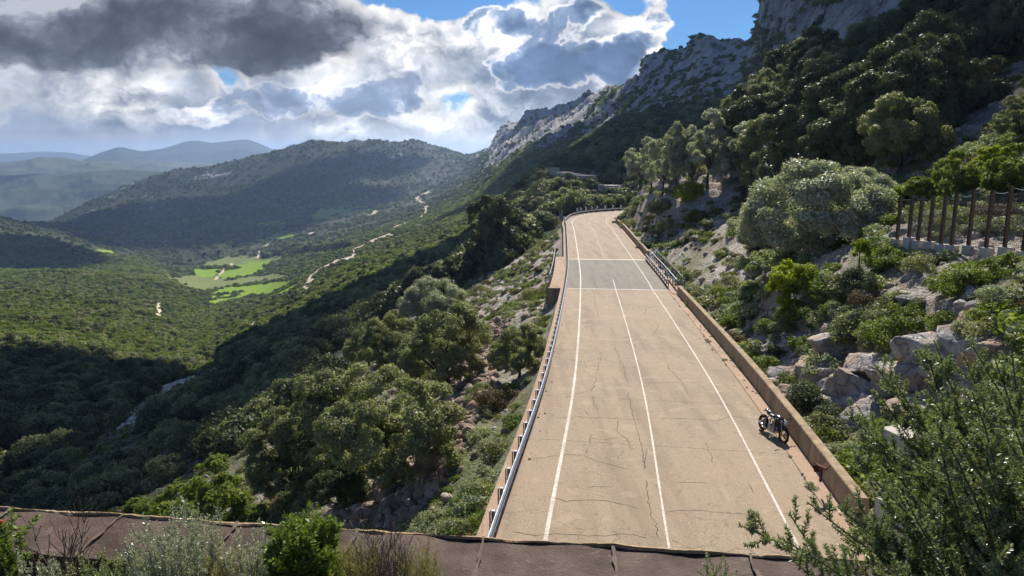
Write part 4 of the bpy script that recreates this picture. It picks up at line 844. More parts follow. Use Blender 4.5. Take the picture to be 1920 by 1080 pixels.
gallery([(1044, 325, 285), (1056, 328, 279), (1070, 331, 274), (1084, 333, 270), (1098, 334, 268), (1118, 332, 270)], 'long curved pale avalanche gallery on the wooded slope beyond the bend', 2.6, 2.6, 1.5)
gallery([(1124, 352, 232), (1138, 352, 228), (1150, 353, 226), (1158, 354, 226)], 'short pale gallery between the trees above the bend', 2.0, 3.5, .5)
MB().box(W(1127, 358, 229), (1.2, 1.4, 3.6), .2)
o = MB().box(W(1127, 357, 229), (1.5, 1.4, 4), .2).build('gallery_pier', M_conc); tag(o, 'white square pier at the left end of the short gallery', 'pier')
o = MB().box(W(1040, 321, 292), (4, .5, 3.2), .1).build('retaining_wall', M_conc); tag(o, 'short pale retaining wall just left of the long curved gallery', 'wall')
# ------------------------------------------------------------------ motorcycle
def ground_pt(px_, py_): return roadhit(px_, py_)
fw, rw = ground_pt(1467, 831), ground_pt(1428, 806); dirm = (fw-rw); wb = 1.42; ang = math.atan2(dirm.y, dirm.x)
mo = empty('motorcycle', (rw+fw)/2, ang); tag(mo, 'black cafe racer motorcycle with gold wheels parked against the parapet', 'motorcycle')
tilt = empty('stance'); bpy.data.objects.remove(tilt)
LEAN = Matrix.Rotation(R(-9), 4, 'X')
M_blk = simple('gloss_black_paint', (.012, .012, .014), None, .22, 0, 4, .6); M_tyre = simple('tyre_rubber', (.018, .018, .018), None, .9); M_gold = simple('gold_rim', (.55, .36, .10), None, .35, .8)
M_alu = simple('engine_alloy', (.35, .35, .36), (.16, .16, .17), .35, .8, 20); M_chr = simple('bright_exhaust', (.75, .74, .72), None, .18, 1); M_seat = simple('black_leather', (.03, .03, .032), None, .5); M_lens = simple('lamp_glass', (.7, .72, .75), None, .1, 0, 4, .9)
def part(mbx, nm, mat, par=None, sm=True):
    me = mbx.mesh(nm, mat, sm); 
    if par is None: me.transform(LEAN)
    else: me.transform(LEAN)
    o = bpy.data.objects.new(nm, me); return link(o, par or mo)
hw = wb/2
for xw, r0, w0 in ((hw, .30, .046), (-hw, .30, .062)):
    wh = part(MB().torus((xw, 0, .31), (0, 1, 0), .264, w0, 32, 10), 'tyre', M_tyre)
    part(MB().torus((xw, 0, .31), (0, 1, 0), .200, .022, 32, 6), 'rim', M_gold, wh)
    sp = MB()
    for k in range(9):
        a_ = 2*math.pi*k/9; sp.tube([(xw, 0, .31), (xw+.2*math.cos(a_), 0, .31+.2*math.sin(a_))], .007, 4)
    sp.tube([(xw, -.05, .31), (xw, .05, .31)], .035, 8); part(sp, 'spokes', M_gold, wh)
    part(MB().tube([(xw, .065, .31), (xw, .070, .31)], .13, 20), 'brake_disc', M_alu, wh)
part(MB().tube([(hw, .09, .31), (hw-.20, .09, .86)], .024).tube([(hw, -.09, .31), (hw-.20, -.09, .86)], .024).box((hw-.18, 0, .80), (.09, .24, .03)), 'fork', M_alu)
part(MB().tube([(hw-.15, 0, .60), (hw-.05, 0, .63), (hw+.1, 0, .62)], [.05, .06, .04], 8), 'front_fender', M_blk)
part(MB().tube([(hw-.18, 0, .78), (.05, 0, .78), (-.30, 0, .70), (-.62, 0, .74)], .025).tube([(hw-.18, 0, .74), (.35, .05, .34), (-.1, .08, .28), (-.2, .08, .6)], .022).tube([(hw-.18, 0, .74), (.35, -.05, .34), (-.1, -.08, .28), (-.2, -.08, .6)], .022), 'frame', M_blk)
part(MB().tube([(-hw, .1, .31), (-.15, .1, .38)], .025).tube([(-hw, -.1, .31), (-.15, -.1, .38)], .025), 'swingarm', M_blk)
part(MB().tube([(-hw+.05, .13, .36), (-.32, .12, .7)], .03).tube([(-hw+.05, -.13, .36), (-.32, -.12, .7)], .03), 'shock_absorber', M_alu)
eng = MB().box((.05, 0, .36), (.42, .34, .22)).tube([(.02, -.2, .36), (.02, .2, .36)], .11, 14).tube([(.2, -.19, .36), (.2, .19, .36)], .08, 12)
for k in range(6): eng.box((.17-.012*k+.0, 0, .48+.035*k), (.22, .34, .015))
eng.box((.13, 0, .56), (.15, .27, .24)); part(eng, 'engine', M_alu, None, False)
part(MB().ball((.17, 0, .83), (.29, .15, .125), 18, 12).box((.17, 0, .75), (.36, .2, .08)), 'fuel_tank', M_blk)
part(MB().ball((-.20, 0, .80), (.24, .13, .055), 14, 8).ball((-.45, 0, .84), (.18, .12, .075), 12, 8), 'seat', M_seat)
part(MB().ball((-.62, 0, .86), (.13, .10, .06), 12, 8).box((-.75, 0, .80), (.16, .14, .02), 0, Matrix.Rotation(-.5, 3, 'Y')), 'tail', M_blk)
part(MB().tube([(.30, .10, .5), (.38, .11, .36), (.25, .13, .22), (-.1, .15, .2), (-.3, .17, .24)], .024).tube([(-.25, .17, .23), (-.75, .18, .33)], [.045, .05], 10), 'exhaust', M_chr)
part(MB().tube([(.30, -.10, .5), (.38, -.11, .36), (.25, -.13, .22), (-.1, -.15, .2), (-.3, -.17, .24)], .024).tube([(-.25, -.17, .23), (-.75, -.18, .33)], [.045, .05], 10), 'exhaust', M_chr)
part(MB().tube([(.42, .36, .88), (.50, .24, .91), (.52, 0, .92), (.50, -.24, .91), (.42, -.36, .88)], .014).tube([(.42, .36, .88), (.46, .25, .90)], .02).tube([(.42, -.36, .88), (.46, -.25, .90)], .02), 'handlebar', M_blk)
part(MB().ball((.42, .42, .97), (.02, .06, .04)).tube([(.44, .34, .9), (.42, .42, .97)], .008).ball((.42, -.42, .97), (.02, .06, .04)).tube([(.44, -.34, .9), (.42, -.42, .97)], .008), 'mirror', M_blk)
hl = part(MB().ball((.60, 0, .83), (.10, .095, .095), 14, 10), 'headlight', M_blk); part(MB().ball((.66, 0, .83), (.05, .08, .08), 12, 8), 'lens', M_lens, hl)
part(MB().tube([(-.05, .12, .28), (-.1, .28, .02)], .012), 'kickstand', M_blk)
mo.location.z += .0
# ------------------------------------------------------------------ rockfall barrier on the right
bt = [((1683, 452), 375, 16), ((1705, 449), 370, 24), ((1722, 455), 374, 12), ((1743, 457), 374, 12), ((1765, 462), 373, 16), ((1785, 464), 370, 22), ((1817, 465), 363, 32), ((1850, 469), 364, 30), ((1885, 468), 356, 30), ((1920, 476), 352, 26), ((1958, 480), 345, 26)]
H0 = [hitA(b_[0][0], b_[0][1]+b_[2]*.6, 90) for b_ in bt]; Zf_ = np.polyfit([b_[0][0] for b_, h in zip(bt, H0) if h], [h[1]*CP-h[2]*SP for h in H0 if h], 1); Zt = np.clip(np.polyval(Zf_, [b_[0][0] for b_ in bt]), 25, 60)
print('HIT', [round(h[1]*CP-h[2]*SP, 1) if h else None for h in H0])
rb = empty('rockfall_barrier', (0, 0, 0)); tops = []; bots = []
base0 = None
for i, (bp, ty, bh) in enumerate(bt):
    p = Vector(W(bp[0], bp[1], Zt[i])); p.z += .12; g_z = float(zA(np.array([p.x]), np.array([p.y]))[0]); hgt = (bp[1]-ty)*Zt[i]/F*1.02
    if base0 is None: base0 = p.copy(); rb.location = base0; tag(rb, 'row of rusty steel posts on concrete footings carrying sagging cables and netting', 'rockfall barrier')
    q = p-base0; bd = bh*Zt[i]/F; low = min(g_z-.15, p.z-bd)
    blk = MB().box((0, 0, (low-p.z)/2), (.40, .46, abs(low-p.z)), .35+.2*math.sin(i*5)); f_ = blk.build('footing', M_conc, rb); f_.location = q
    pst = MB().box((0, .05, hgt/2), (.02, .12, hgt)).box((.0, -.015, hgt/2), (.13, .015, hgt)).box((0, .115, hgt/2), (.13, .015, hgt)); ps = pst.build('post', M_rust, rb); ps.location = q; ps.rotation_euler = (R(-2), R(1.5+random.uniform(-.8, .8)), .3)
    tops.append(q+Vector((.05, -.05, hgt-.12))); bots.append(q)
mb = MB()
for i in range(len(tops)-1):
    for fr in (1.0, .72, .45):
        a, c_ = bots[i].lerp(tops[i], fr), bots[i+1].lerp(tops[i+1], fr); mb.tube([a.lerp(c_, t)+Vector((0, 0, -.5*t*(1-t)*(1.0 if fr == 1 else .6+.5*((i*7) % 3)))) for t in np.linspace(0, 1, 9)], .014 if fr == 1 else .008, 5)
cb = mb.build('cable', simple('cable_grey', (.35, .37, .38), None, .5, .5), rb)
mb = MB()
for i in range(len(tops)-1):
    for k in range(9):
        for sgn in (0, 1):
            t0, t1 = (k/9, min(1, k/9+.33)) if sgn == 0 else (min(1, k/9+.33), k/9)
            lo, hi = .05, .97
            a = (bots[i].lerp(bots[i+1], t0)).lerp(tops[i].lerp(tops[i+1], t0), lo); c_ = (bots[i].lerp(bots[i+1], t1)).lerp(tops[i].lerp(tops[i+1], t1), hi); mid_ = a.lerp(c_, .5)+Vector((0, .12, -.05)); c_ = c_-Vector((0, 0, .12)); mb.tube([a, mid_, c_], .005, 3, False)
mb.build('netting', simple('net_wire', (.25, .27, .28), None, .6, .4), rb)
# ------------------------------------------------------------------ rocks
def put(mesh, name, px_, py_, rpx, label, cat, sc=(1, 1, .7), group=None, sink=.3, rot=None, zmax=200):
    h_ = hitA(px_, py_, zmax)
    if h_ is None: return None
    Z = h_[1]*CP-h_[2]*SP; r = rpx*Z/F; o = link(bpy.data.objects.new(name, mesh)); o.location = (h_[0], h_[1], h_[2]-sink*r*sc[2]+.0); o.scale = (r*sc[0], r*sc[1], r*sc[2])
    o.rotation_euler = rot or (0, 0, random.uniform(0, 6.28)); tag(o, label, cat, group); return o
BR = [(1452, 655, 34, 'grey boulder at the left foot of the rock outcrop above the parapet'), (1478, 705, 40, 'cracked pale rock low on the left of the outcrop'), (1500, 640, 36, 'pale rock on the upper left of the outcrop'), (1540, 690, 58, 'large split grey rock in the middle left of the outcrop'),
      (1585, 650, 50, 'ochre rock ledge at the top of the outcrop'), (1545, 755, 48, 'pale rubble boulder under the outcrop above the round dark bush'), (1610, 720, 55, 'big fractured rock face in the middle of the outcrop'), (1655, 680, 52, 'orange stained rock face right of the outcrop middle'),
      (1700, 700, 60, 'wide orange rock face behind the rosemary tips'), (1640, 770, 50, 'grey rock low on the outcrop behind the rosemary'), (1770, 650, 62, 'broad grey slab under the bright green shrubs'), (1830, 640, 66, 'broad pale ledge at the right of the slope'),
      (1900, 650, 70, 'pale rock ledge at the right edge of the photo'), (1590, 800, 42, 'pale rock beside the block at the slope foot'), (1730, 760, 60, 'shaded rock mass behind the rosemary branches'), (1432, 620, 18, 'small boulder left of the outcrop'),
      (1425, 505, 24, 'grey boulder under the yellow green tree on its left'), (1350, 545, 12, 'small stone block on the gravel left of the yellow green tree'), (1700, 560, 16, 'flat stone on the gravel below the barrier footings'), (1225, 455, 20, 'pale rock beside the far parapet')]
for i, (px_, py_, r_, lb) in enumerate(BR):
    put(RK[i % 5], 'rock', px_, py_, r_, lb, 'rock', (1.25, .95, .72), None, .35, (random.uniform(-.2, .2), random.uniform(-.2, .2), random.uniform(-.5, .5)+(i % 2)*3.1))
for i, (px_, py_, r_, lb) in enumerate([(640, 965, 22, 'grey boulder in the rubble just above the coping'), (690, 960, 20, 'brown boulder beside the big oak trunk'), (760, 935, 16, 'brown rock right of the big oak trunk'), (800, 870, 18, 'reddish boulder on the bank right of the big oak'),
      (830, 820, 14, 'reddish rock higher on the bank right of the big oak'), (600, 985, 20, 'dark boulder at the left end of the rubble'), (668, 940, 16, 'pale boulder under the big oak'), (735, 985, 15, 'small boulder close to the coping'), (905, 700, 12, 'small rock above the mossy patch')]):
    put(RKB[i % 3], 'rock', px_, py_, r_, lb, 'rock', (1.2, 1, .75), None, .2)
hq = np.random.default_rng(8)
for i in range(34):
    qx, qy = hq.uniform(1440, 1930), 0; qy = hq.uniform(600, 700)+max(0, 1640-qx)*.42*hq.random()+hq.uniform(0, 60)
    put(RK[i % 5], 'rock', qx, qy, float(hq.uniform(10, 30)), 'angular broken limestone block among the others of the outcrop above the parapet', 'rock', (1.2, .9, .75), 'broken blocks of the outcrop', .3, (float(hq.uniform(-.3, .3)), float(hq.uniform(-.3, .3)), float(hq.uniform(0, 6))))
def aclear(P_, m=.4):
    t, _ = lateral(P_[:, 0], P_[:, 1]); return (t > 6.3+m) | (t < -6.2-m)
cxA, cyA, czA = A.cx, A.cy, A.cz
vis = (cxA > -120) & (cxA < 2060) & (cyA > -80) & (cyA < 1180)
rubble = inpoly(cxA, cyA, [(600, 1000), (640, 920), (760, 870), (850, 700), (920, 600), (960, 600), (915, 760), (850, 880), (800, 970), (740, 1020)])
wA = np.where(vis & (czA > 14), 1/np.clip(czA, 15, 300)**1.3, 0)
p = sample(A, 9000, wA*np.where(cxA > 1000, 1, .25)); p = p[aclear(p, .1)]
stuff('stones', p-np.array([0, 0, .03]), .06+.30*RNG.random(len(p))**3.2, STN)
p = sample(A, 4800, wA*np.where(rubble, 1, .07)*(cxA < 1040)); p = p[aclear(p, .3)]
stuff('rubble', p, .10+.42*RNG.random(len(p))**2.2, STB)
# ------------------------------------------------------------------ shrubs on the near slopes
pt, _ys = None, None
def scatter_shrubs(n, dens, meshes, nm, ind, label, group, r0, r1, pw=2.0, zs=1.0, lift=0):
    P_ = sample(A, n, dens); P_ = P_[aclear(P_, .0)]; r = r0+(r1-r0)*RNG.random(len(P_))**pw
    pxs, pys, Zs = proj(P_); score = r/Zs*((pxs > 0) & (pxs < 1920) & (pys > 0) & (pys < 1080)); od = np.argsort(-score)
    for k in od[:ind]:
        o = link(bpy.data.objects.new(nm, meshes[int(k) % len(meshes)])); o.location = P_[k]-np.array([0, 0, .05]); o.scale = (r[k], r[k], r[k]*zs); o.rotation_euler = (0, 0, float(RNG.random()*6.28)); tag(o, label, 'shrub', group)
    rest = od[ind:]; return P_[rest], r[rest]
left = cxA < 1045
nA = fbm(A.P[:-1, :-1, 0], A.P[:-1, :-1, 1], 0*cxA, 7, 3)
pl, rl_ = scatter_shrubs(10500, wA*left*(~rubble)*np.where(nA > -.05, 1, .15), cushk, 'cushion_shrub', 150, 'low grey green cushion shrub on the bank left of the guardrail', 'cushion shrubs on the left bank', .20, .70, 1.5, .9)
rightz = (cxA > 1045) & vis
noshrub = inpoly(cxA, cyA, [(1670, 440), (1990, 440), (1990, 500), (1670, 475)]) | inpoly(cxA, cyA, [(1440, 620), (1600, 630), (1900, 620), (1930, 720), (1700, 790), (1560, 830), (1440, 720)])
scr = inpoly(cxA, cyA, [(1640, 300), (1920, 120), (1920, 200), (1760, 330)]) | inpoly(cxA, cyA, [(1250, 470), (1420, 440), (1400, 560), (1300, 540)]) | inpoly(cxA, cyA, [(1640, 520), (1900, 470), (1920, 600), (1700, 560)])
pr, rr_ = scatter_shrubs(7200, wA*rightz*np.where(scr, .14, 1)*np.where(nA > -.06, 1, .22)*np.where(noshrub, .12, 1), [cushk[0], cushk[2], cushk[3], cushg, cushg], 'cushion_shrub', 140, 'low green shrub among the stones on the slope right of the parapet', 'low shrubs on the right slope', .18, .95, 2.2, .85)
stuff('low_shrubs', np.vstack([pl, pr]), np.concatenate([rl_, rr_]), cushd, None, .85)
_b0 = 0
bushg = lowcrown('shrub', L_green, 120, 40, 150, .05, (1, 1, .8), .35, .35); bushd = lowcrown('shrub', L_dark, 121, 40, 150, .05, (1, 1, .8), .35, .35); busho = lowcrown('shrub', L_oak, 122, 40, 150, .05, (1, 1, .8), .35, .35)
bushy = lowcrown('shrub', L_yell, 123, 40, 150, .05, (1, 1, .8), .35, .35); bushb = lowcrown('shrub', L_brown, 124, 30, 120, .05, (1, 1, .7), .38, .3); bushgr = lowcrown('shrub', L_grey, 125, 40, 150, .05, (1, 1, .8), .35, .35)
BS = [(1512, 760, 40, bushd, 'round dark green bush just behind the parapet above the motorcycle'), (1560, 800, 34, bushd, 'dark bush at the foot of the rocks behind the rosemary'), (1680, 640, 44, bushg, 'bright green bush on top of the rock outcrop'), (1640, 655, 30, busho, 'dull green bush left of the bright one on the outcrop'),
      (1600, 640, 34, busho, 'olive bush hanging over the ochre ledge'), (1710, 600, 34, bushg, 'fresh green bush above the outcrop bush'), (1480, 620, 28, busho, 'dark olive bush left of the outcrop'), (1640, 580, 32, bushb, 'brownish heather bush on the slope middle'), (1790, 550, 36, bushg, 'green bush below the barrier footings on the right'),
      (1840, 525, 34, bushg, 'green bush under the last footing of the barrier'), (1660, 500, 32, bushg, 'green bush left below the first barrier footing'), (1730, 510, 28, busho, 'olive bush in front of the middle footings'), (1610, 535, 26, bushd, 'dark bush at the foot of the thin sapling'), (1890, 570, 36, bushgr, 'grey bush at the right edge below the barrier'),
      (1410, 660, 20, bushg, 'bright green bush touching the parapet top'), (1440, 672, 26, bushd, 'dark bush beside the bright one at the parapet'), (1293, 372, 24, bushy, 'yellow green bush below the pale trees'), (1310, 415, 20, bushg, 'green bush in the shade under the pale trees'), (1255, 430, 18, busho, 'olive bush on the rock cut'),
      (1240, 395, 20, busho, 'olive bush high on the rock cut'), (1180, 425, 14, busho, 'dark bush inside the far bend'), (1165, 418, 12, bushd, 'dark bush at the tip of the far bend'), (1210, 465, 12, bushd, 'dark bush beyond the end of the steel barriers'), (1355, 480, 14, bushg, 'small green bush on the gravel fan'),
      (1370, 540, 20, busho, 'olive bush left of the yellow green tree'), (1300, 520, 14, busho, 'low bush beside the steel mesh railing'), (863, 535, 30, bushg, 'bright green round bush above the grey green trees'), (935, 760, 30, bushb, 'brown dry bush on the left bank'), (915, 985, 26, bushg, 'green bush beside the near end of the guardrail'), (900, 745, 22, busho, 'dark bush by the brown dry one'),
      (1000, 560, 18, busho, 'dark bush left of the square pier'), (905, 560, 22, busho, 'dark bush above the lone slope tree'), (1000, 480, 14, busho, 'small bush on the bank by the left railing'), (1030, 440, 16, bushgr, 'pale bush on the grassy shoulder before the bend'), (1760, 440, 26, busho, 'olive bush behind the barrier netting'), (1870, 410, 30, bushb, 'brown bush behind the right hand posts'),
      (1540, 560, 24, busho, 'olive bush right of the yellow green tree'), (1900, 500, 24, bushg, 'green bush behind the last footing'), (1590, 590, 26, bushgr, 'grey bush on the slope above the outcrop')]
for px_, py_, r_, me_, lb in BS: put(me_, 'shrub', px_, py_, r_*1.1, lb, 'shrub', (1, 1, .85), None, .12)
# ------------------------------------------------------------------ named trees
def ptree(key, px_, py_, rpx, label, name='oak_tree', sz=1.0, zfb=150, group=None, cat='tree', zfix=None):
    h_ = None if zfix else hitA(px_, py_)
    if h_ is None:
        p_ = W(px_, py_, zfix or zfb); g_ = float(zA(np.array([p_[0]]), np.array([p_[1]]))[0]); h_ = (p_[0], p_[1], min(g_, p_[2]) if zfix is None else max(g_-3, p_[2]))
    Z = h_[1]*CP-h_[2]*SP; return tree(key, (h_[0], h_[1], h_[2]), rpx*(.86 if px_ < 1040 else .93)*Z/F, label, cat, group, sz=sz, name=name, sink=.1)
TL = [('oak1', 735, 925, 142, 'big grey green oak left of the road with its trunk above the rubble', 'oak_tree', .95), ('oak2', 635, 885, 124, 'tall olive oak behind the left side of the big oak', 'oak_tree', .9), ('oak1', 555, 935, 98, 'yellowish green oak at the lower left of the big oak', 'oak_tree', 1), ('dark1', 640, 960, 62, 'dark low crown under the big oak', 'oak_tree', 1),
      ('green1', 390, 1010, 92, 'light green leafy tree rising behind the coping', 'leafy_tree', 1), ('green1', 290, 1010, 56, 'smaller light green tree left of the leafy one behind the coping', 'leafy_tree', 1), ('green1', 478, 1012, 40, 'little green tree right of the leafy one behind the coping', 'leafy_tree', 1),
      ('oak2', 838, 735, 92, 'upright grey green oak in the middle of the slope group', 'oak_tree', 1), ('oak1', 735, 700, 66, 'round olive oak at the left of the slope group', 'oak_tree', 1), ('silver1', 812, 608, 66, 'pale grey green oak at the top of the slope group', 'oak_tree', .9), ('silver1', 880, 660, 42, 'small silvery oak at the right of the slope group', 'oak_tree', 1), ('oak2', 690, 690, 46, 'lower oak at the far left of the slope group', 'oak_tree', 1), 
      ('oak2', 972, 708, 58, 'lone slope tree with forked trunk just left of the guardrail', 'oak_tree', 1), ('dark2', 925, 500, 64, 'tall dark oak of the pair on the bank left of the bend', 'oak_tree', 1.05), ('dark1', 895, 500, 34, 'dark low oak at the left foot of the tall pair', 'oak_tree', 1), ('oak2', 972, 464, 40, 'paler slimmer oak of the pair nearest the road', 'oak_tree', 1),
      ('dark2', 785, 535, 40, 'dark evergreen in the middle of the dark cluster left of the bend', 'dark_tree', 1), ('dark1', 748, 545, 34, 'dark evergreen at the left of the dark cluster', 'dark_tree', 1), ('dark1', 842, 515, 36, 'dark evergreen at the right of the dark cluster', 'dark_tree', 1), ('dark2', 815, 525, 34, 'dark evergreen second from the right in the dark cluster', 'dark_tree', 1),
      ('silver1', 1520, 490, 122, 'huge silvery oak above the gravel fan right of the road', 'oak_tree', .95), ('silver1', 1600, 430, 66, 'silvery crown at the upper right of the huge oak', 'oak_tree', 1), ('silver1', 1440, 470, 52, 'silvery lower lobe tree at the left of the huge oak', 'oak_tree', 1), ('yellow1', 1482, 582, 54, 'small yellow green tree standing alone above the parapet', 'small_tree', 1),
      ('yellow1', 1672, 410, 46, 'yellow green flat crowned tree right of the huge oak', 'small_tree', .85), ('green1', 1740, 385, 42, 'green tree behind the left posts of the barrier', 'small_tree', 1), ('green1', 1800, 370, 52, 'green tree with yellowish tips behind the barrier', 'small_tree', 1), ('yellow1', 1862, 330, 34, 'small yellow green tree near the right edge', 'small_tree', 1), ('green1', 1900, 370, 58, 'green tree at the right edge behind the tallest post', 'small_tree', 1), ('oak1', 1912, 270, 48, 'olive oak cut by the right edge of the photo', 'oak_tree', 1),
      ('silver2', 1202, 340, 34, 'pale tall tree first from the left above the rock cut', 'pale_oak', 1), ('tall1', 1243, 365, 38, 'pale tree with bare leaning trunk above the rock cut', 'pale_oak', 1), ('tall1', 1268, 355, 38, 'pale tree with straight bare trunk second in the row', 'pale_oak', 1.1), ('silver2', 1326, 345, 46, 'tallest pale tree with an open lit crown', 'pale_oak', 1.05), ('silver2', 1398, 355, 46, 'broad silvery tree between the pale row and the huge oak', 'pale_oak', .95), ('tall1', 1222, 355, 28, 'slender pale tree behind the leaning one', 'pale_oak', 1),
      ('tall1', 1296, 352, 32, 'slim pale tree left of the tallest one', 'pale_oak', 1),
      ('dark1', 1660, 300, 98, 'largest dark oak in the shaded forest above the scree', 'dark_oak', .9), ('dark2', 1545, 260, 62, 'tall dark oak left of the largest one', 'dark_oak', 1), ('dark1', 1610, 230, 62, 'dark oak behind the largest one', 'dark_oak', 1), ('dark1', 1760, 235, 62, 'dark oak at the top of the scree', 'dark_oak', 1), ('dark1', 1480, 280, 52, 'dark oak above the silvery broad tree', 'dark_oak', 1), ('dark2', 1400, 260, 44, 'dark oak behind the tallest pale tree', 'dark_oak', 1), ('oak2', 1370, 255, 36, 'olive oak at the left edge of the shaded forest', 'dark_oak', 1), ('oak1', 1440, 210, 42, 'olive oak high at the left of the forest', 'dark_oak', 1),
      ('dark1', 1560, 320, 44, 'dark oak behind the top of the huge silvery oak', 'dark_oak', 1), ('dark1', 1820, 140, 70, 'dark oak high on the right above the scree', 'dark_oak', 1), ('dark1', 1890, 110, 62, 'dark oak at the right edge high up', 'dark_oak', 1)]
for k_, px_, py_, r_, lb, nm, sz in TL: ptree(k_, px_, py_, r_, lb, nm, sz)
h_ = hitA(1607, 530); Z = h_[1]*CP-h_[2]*SP; e = empty('sapling', h_); tag(e, 'thin sapling with a small bright crown right of the yellow green tree', 'sapling'); sc = Z/F
MB().tube([(0, 0, -.1), (.05*sc*10, 0, 30*sc), (-.02*sc*20, 0, 58*sc)], [.06, .045, .02], 6).build('trunk', M_bark, e)
c_ = bpy.data.objects.new('crown', TREES['yellow1'][0]); c_.location = (0, 0, 62*sc); c_.scale = (15*sc, 15*sc, 22*sc); link(c_, e)
# forest behind the named dark oaks
fp = inpoly(cxA, cyA-52, [(1350, 290), (1420, 190), (1500, 110), (1640, 85), (1740, 10), (2100, -160), (2100, 60), (1830, 120), (1760, 200), (1700, 270), (1600, 320), (1420, 330)]) & (czA < 175)
P_ = sample(A, 105, np.where(fp, 1/np.clip(czA, 30, 300)**.8, 0))
for i, q in enumerate(P_):
    tree(['dark1', 'dark2', 'dark1', 'oak2'][i % 4], tuple(q), float(RNG.uniform(3.0, 4.8)), 'dark crown among the packed trees of the shaded forest under the cliff', 'tree', 'trees of the shaded forest', name='forest_tree', sink=.4)
# wood in the valley: the largest ones one by one, the rest as one object
def wood(sheet, n, dens, r0, r1, clr=None):
    P_ = sample(sheet, n, dens); r = r0+(r1-r0)*RNG.random(len(P_)); return P_, r
dB_ = B.cz; inv = 1/np.clip(dB_, 60, 5000)
wd_ = (~clear)*(dB_ > 95)*(dB_ < 420)*(B.cx < 1050)*inpoly(B.cx, B.cy, [(-400, 640), (0, 645), (150, 670), (330, 690), (430, 668), (560, 605), (740, 520), (900, 440), (1060, 430), (1060, 1200), (-400, 1200)])
openl = inpoly(B.cx, B.cy, [(-400, 850), (60, 830), (190, 830), (170, 900), (60, 960), (-400, 980)])
P1, r1_ = wood(B, 3300, wd_*np.where(openl, .12, 1)*inv, 2.2, 4.4)
tA, _ = None, None
lA = inpoly(cxA, cyA, [(-200, 700), (430, 690), (560, 640), (700, 560), (760, 520), (760, 640), (640, 700), (480, 840), (440, 940), (500, 1010), (-200, 1100)]) & (czA > 55)
lA = lA & (czA > 85)
P2, r2_ = wood(A, 330, lA/np.clip(czA, 30, 300), 1.9, 3.4)
okk = dline(*proj(P2)[:2], STREAM) > 42; P2 = P2[okk]; r2_ = r2_[okk]; okk = dline(*proj(P1)[:2], STREAM) > 44; q1 = proj(P1); okk &= ~((q1[0] > 985) & (q1[2] < 240)); P1 = P1[okk]; r1_ = r1_[okk]
PD, rD = wood(Dsh, 1500, (Dsh.cz < 440)*inv[0, 0]*1.0, 2.0, 4.0)
gpx, gpy, _ = proj(PD); okk = ~(inpoly(gpx, gpy, [(1034, 312), (1126, 316), (1126, 360), (1034, 356)]) | inpoly(gpx, gpy, [(1118, 345), (1168, 346), (1168, 376), (1118, 376)])); okk &= ~((gpx > 1035) & (gpx < 1230) & (proj(PD)[2] < 212)); PD = PD[okk]; rD = rD[okk]
def split(Pt, r, n, nm, label, group):
    pxs, pys, Zs = proj(Pt); sc_ = r/Zs*((pxs > -20) & (pxs < 1940) & (pys > 0) & (pys < 1000)); od = np.argsort(-sc_)
    for k in od[:n]:
        o = link(bpy.data.objects.new(nm, woodk[int(k) % 4])); o.location = Pt[k]-np.array([0, 0, r[k]*.2]); o.scale = (r[k], r[k], r[k]*float(RNG.uniform(.8, 1.15))); o.rotation_euler = (0, 0, float(RNG.random()*6.28)); tag(o, label, 'tree', group)
    return Pt[od[n:]], r[od[n:]]
PA_, ra_ = split(np.vstack([P1, P2]), np.concatenate([r1_, r2_]), 210, 'wood_tree', 'dark round oak crown in the shaded wood either side of the stream bed', 'trees of the shaded valley wood')
PB_, rb_ = split(PD, rD, 80, 'spur_tree', 'dark tree on the wooded spur beyond the bend', 'trees on the wooded spur')
stuff('valley_wood', np.vstack([PA_, PB_])-np.array([0, 0, .6]), np.concatenate([ra_, rb_]), woodk, None, 1.0)
# maquis on the sunlit slopes and the valley bottom
nB = fbm(B.P[:-1, :-1, 0], B.P[:-1, :-1, 1], 0*B.cx, 60, 3)
mcell = mtn[:-1, :-1]*sstep(rockB[:-1, :-1], .55, .8)*np.where(fbm(B.P[:-1, :-1, 0], B.P[:-1, :-1, 1], B.P[:-1, :-1, 2], 45, 4) > .16, .45, 1)
mq = (1-.97*mcell)*(~clear)*(dB_ > 300)*(dB_ < 1500)*(B.cx > -150)*(B.cx < 1440)*np.where(fl[:-1, :-1], .25, 1)*np.where(nB > -.1, 1, .45)
P3 = sample(B, 52000, mq*inv**1.15); Z3 = proj(P3)[2]; stuff('maquis', P3-np.array([0, 0, .4]), (.9+1.7*RNG.random(len(P3))**1.5)*np.clip(Z3/700, .9, 1.7), maqk, None, .9)
mq2 = (1-.9*mcell)*(~clear)*(dB_ > 420)*(dB_ < 3600)*(B.cx > -150)*(B.cx < 1440)*np.where(nB > .12, 1, .1)
P4 = sample(B, 16000, mq2*inv**1.1); Z4 = proj(P4)[2]; stuff('scattered_trees', P4-np.array([0, 0, .5]), (1.6+2.2*RNG.random(len(P4)))*np.clip(Z4/1300, .8, 1.6), woodk[:2]+maqk[:2], None, 1.0)
hedge = dline(B.cx, B.cy, [(500, 478), (560, 470), (650, 462)])
P5 = sample(B, 260, (hedge < 9)*(dB_ > 700)*1.0); stuff('tree_belt', P5, 5+4*RNG.random(len(P5)), woodk, None, 1.0)
P6 = sample(Csh, 420, (Csh.cy > -40)*np.where(fbm(Csh.P[:-1, :-1, 0], Csh.P[:-1, :-1, 2], 0*Csh.cx, 18, 3) > .1, 1, .1)); stuff('cliff_shrubs', P6, .8+1.8*RNG.random(len(P6)), maqk[2:3]+woodk[:1], None, .8)
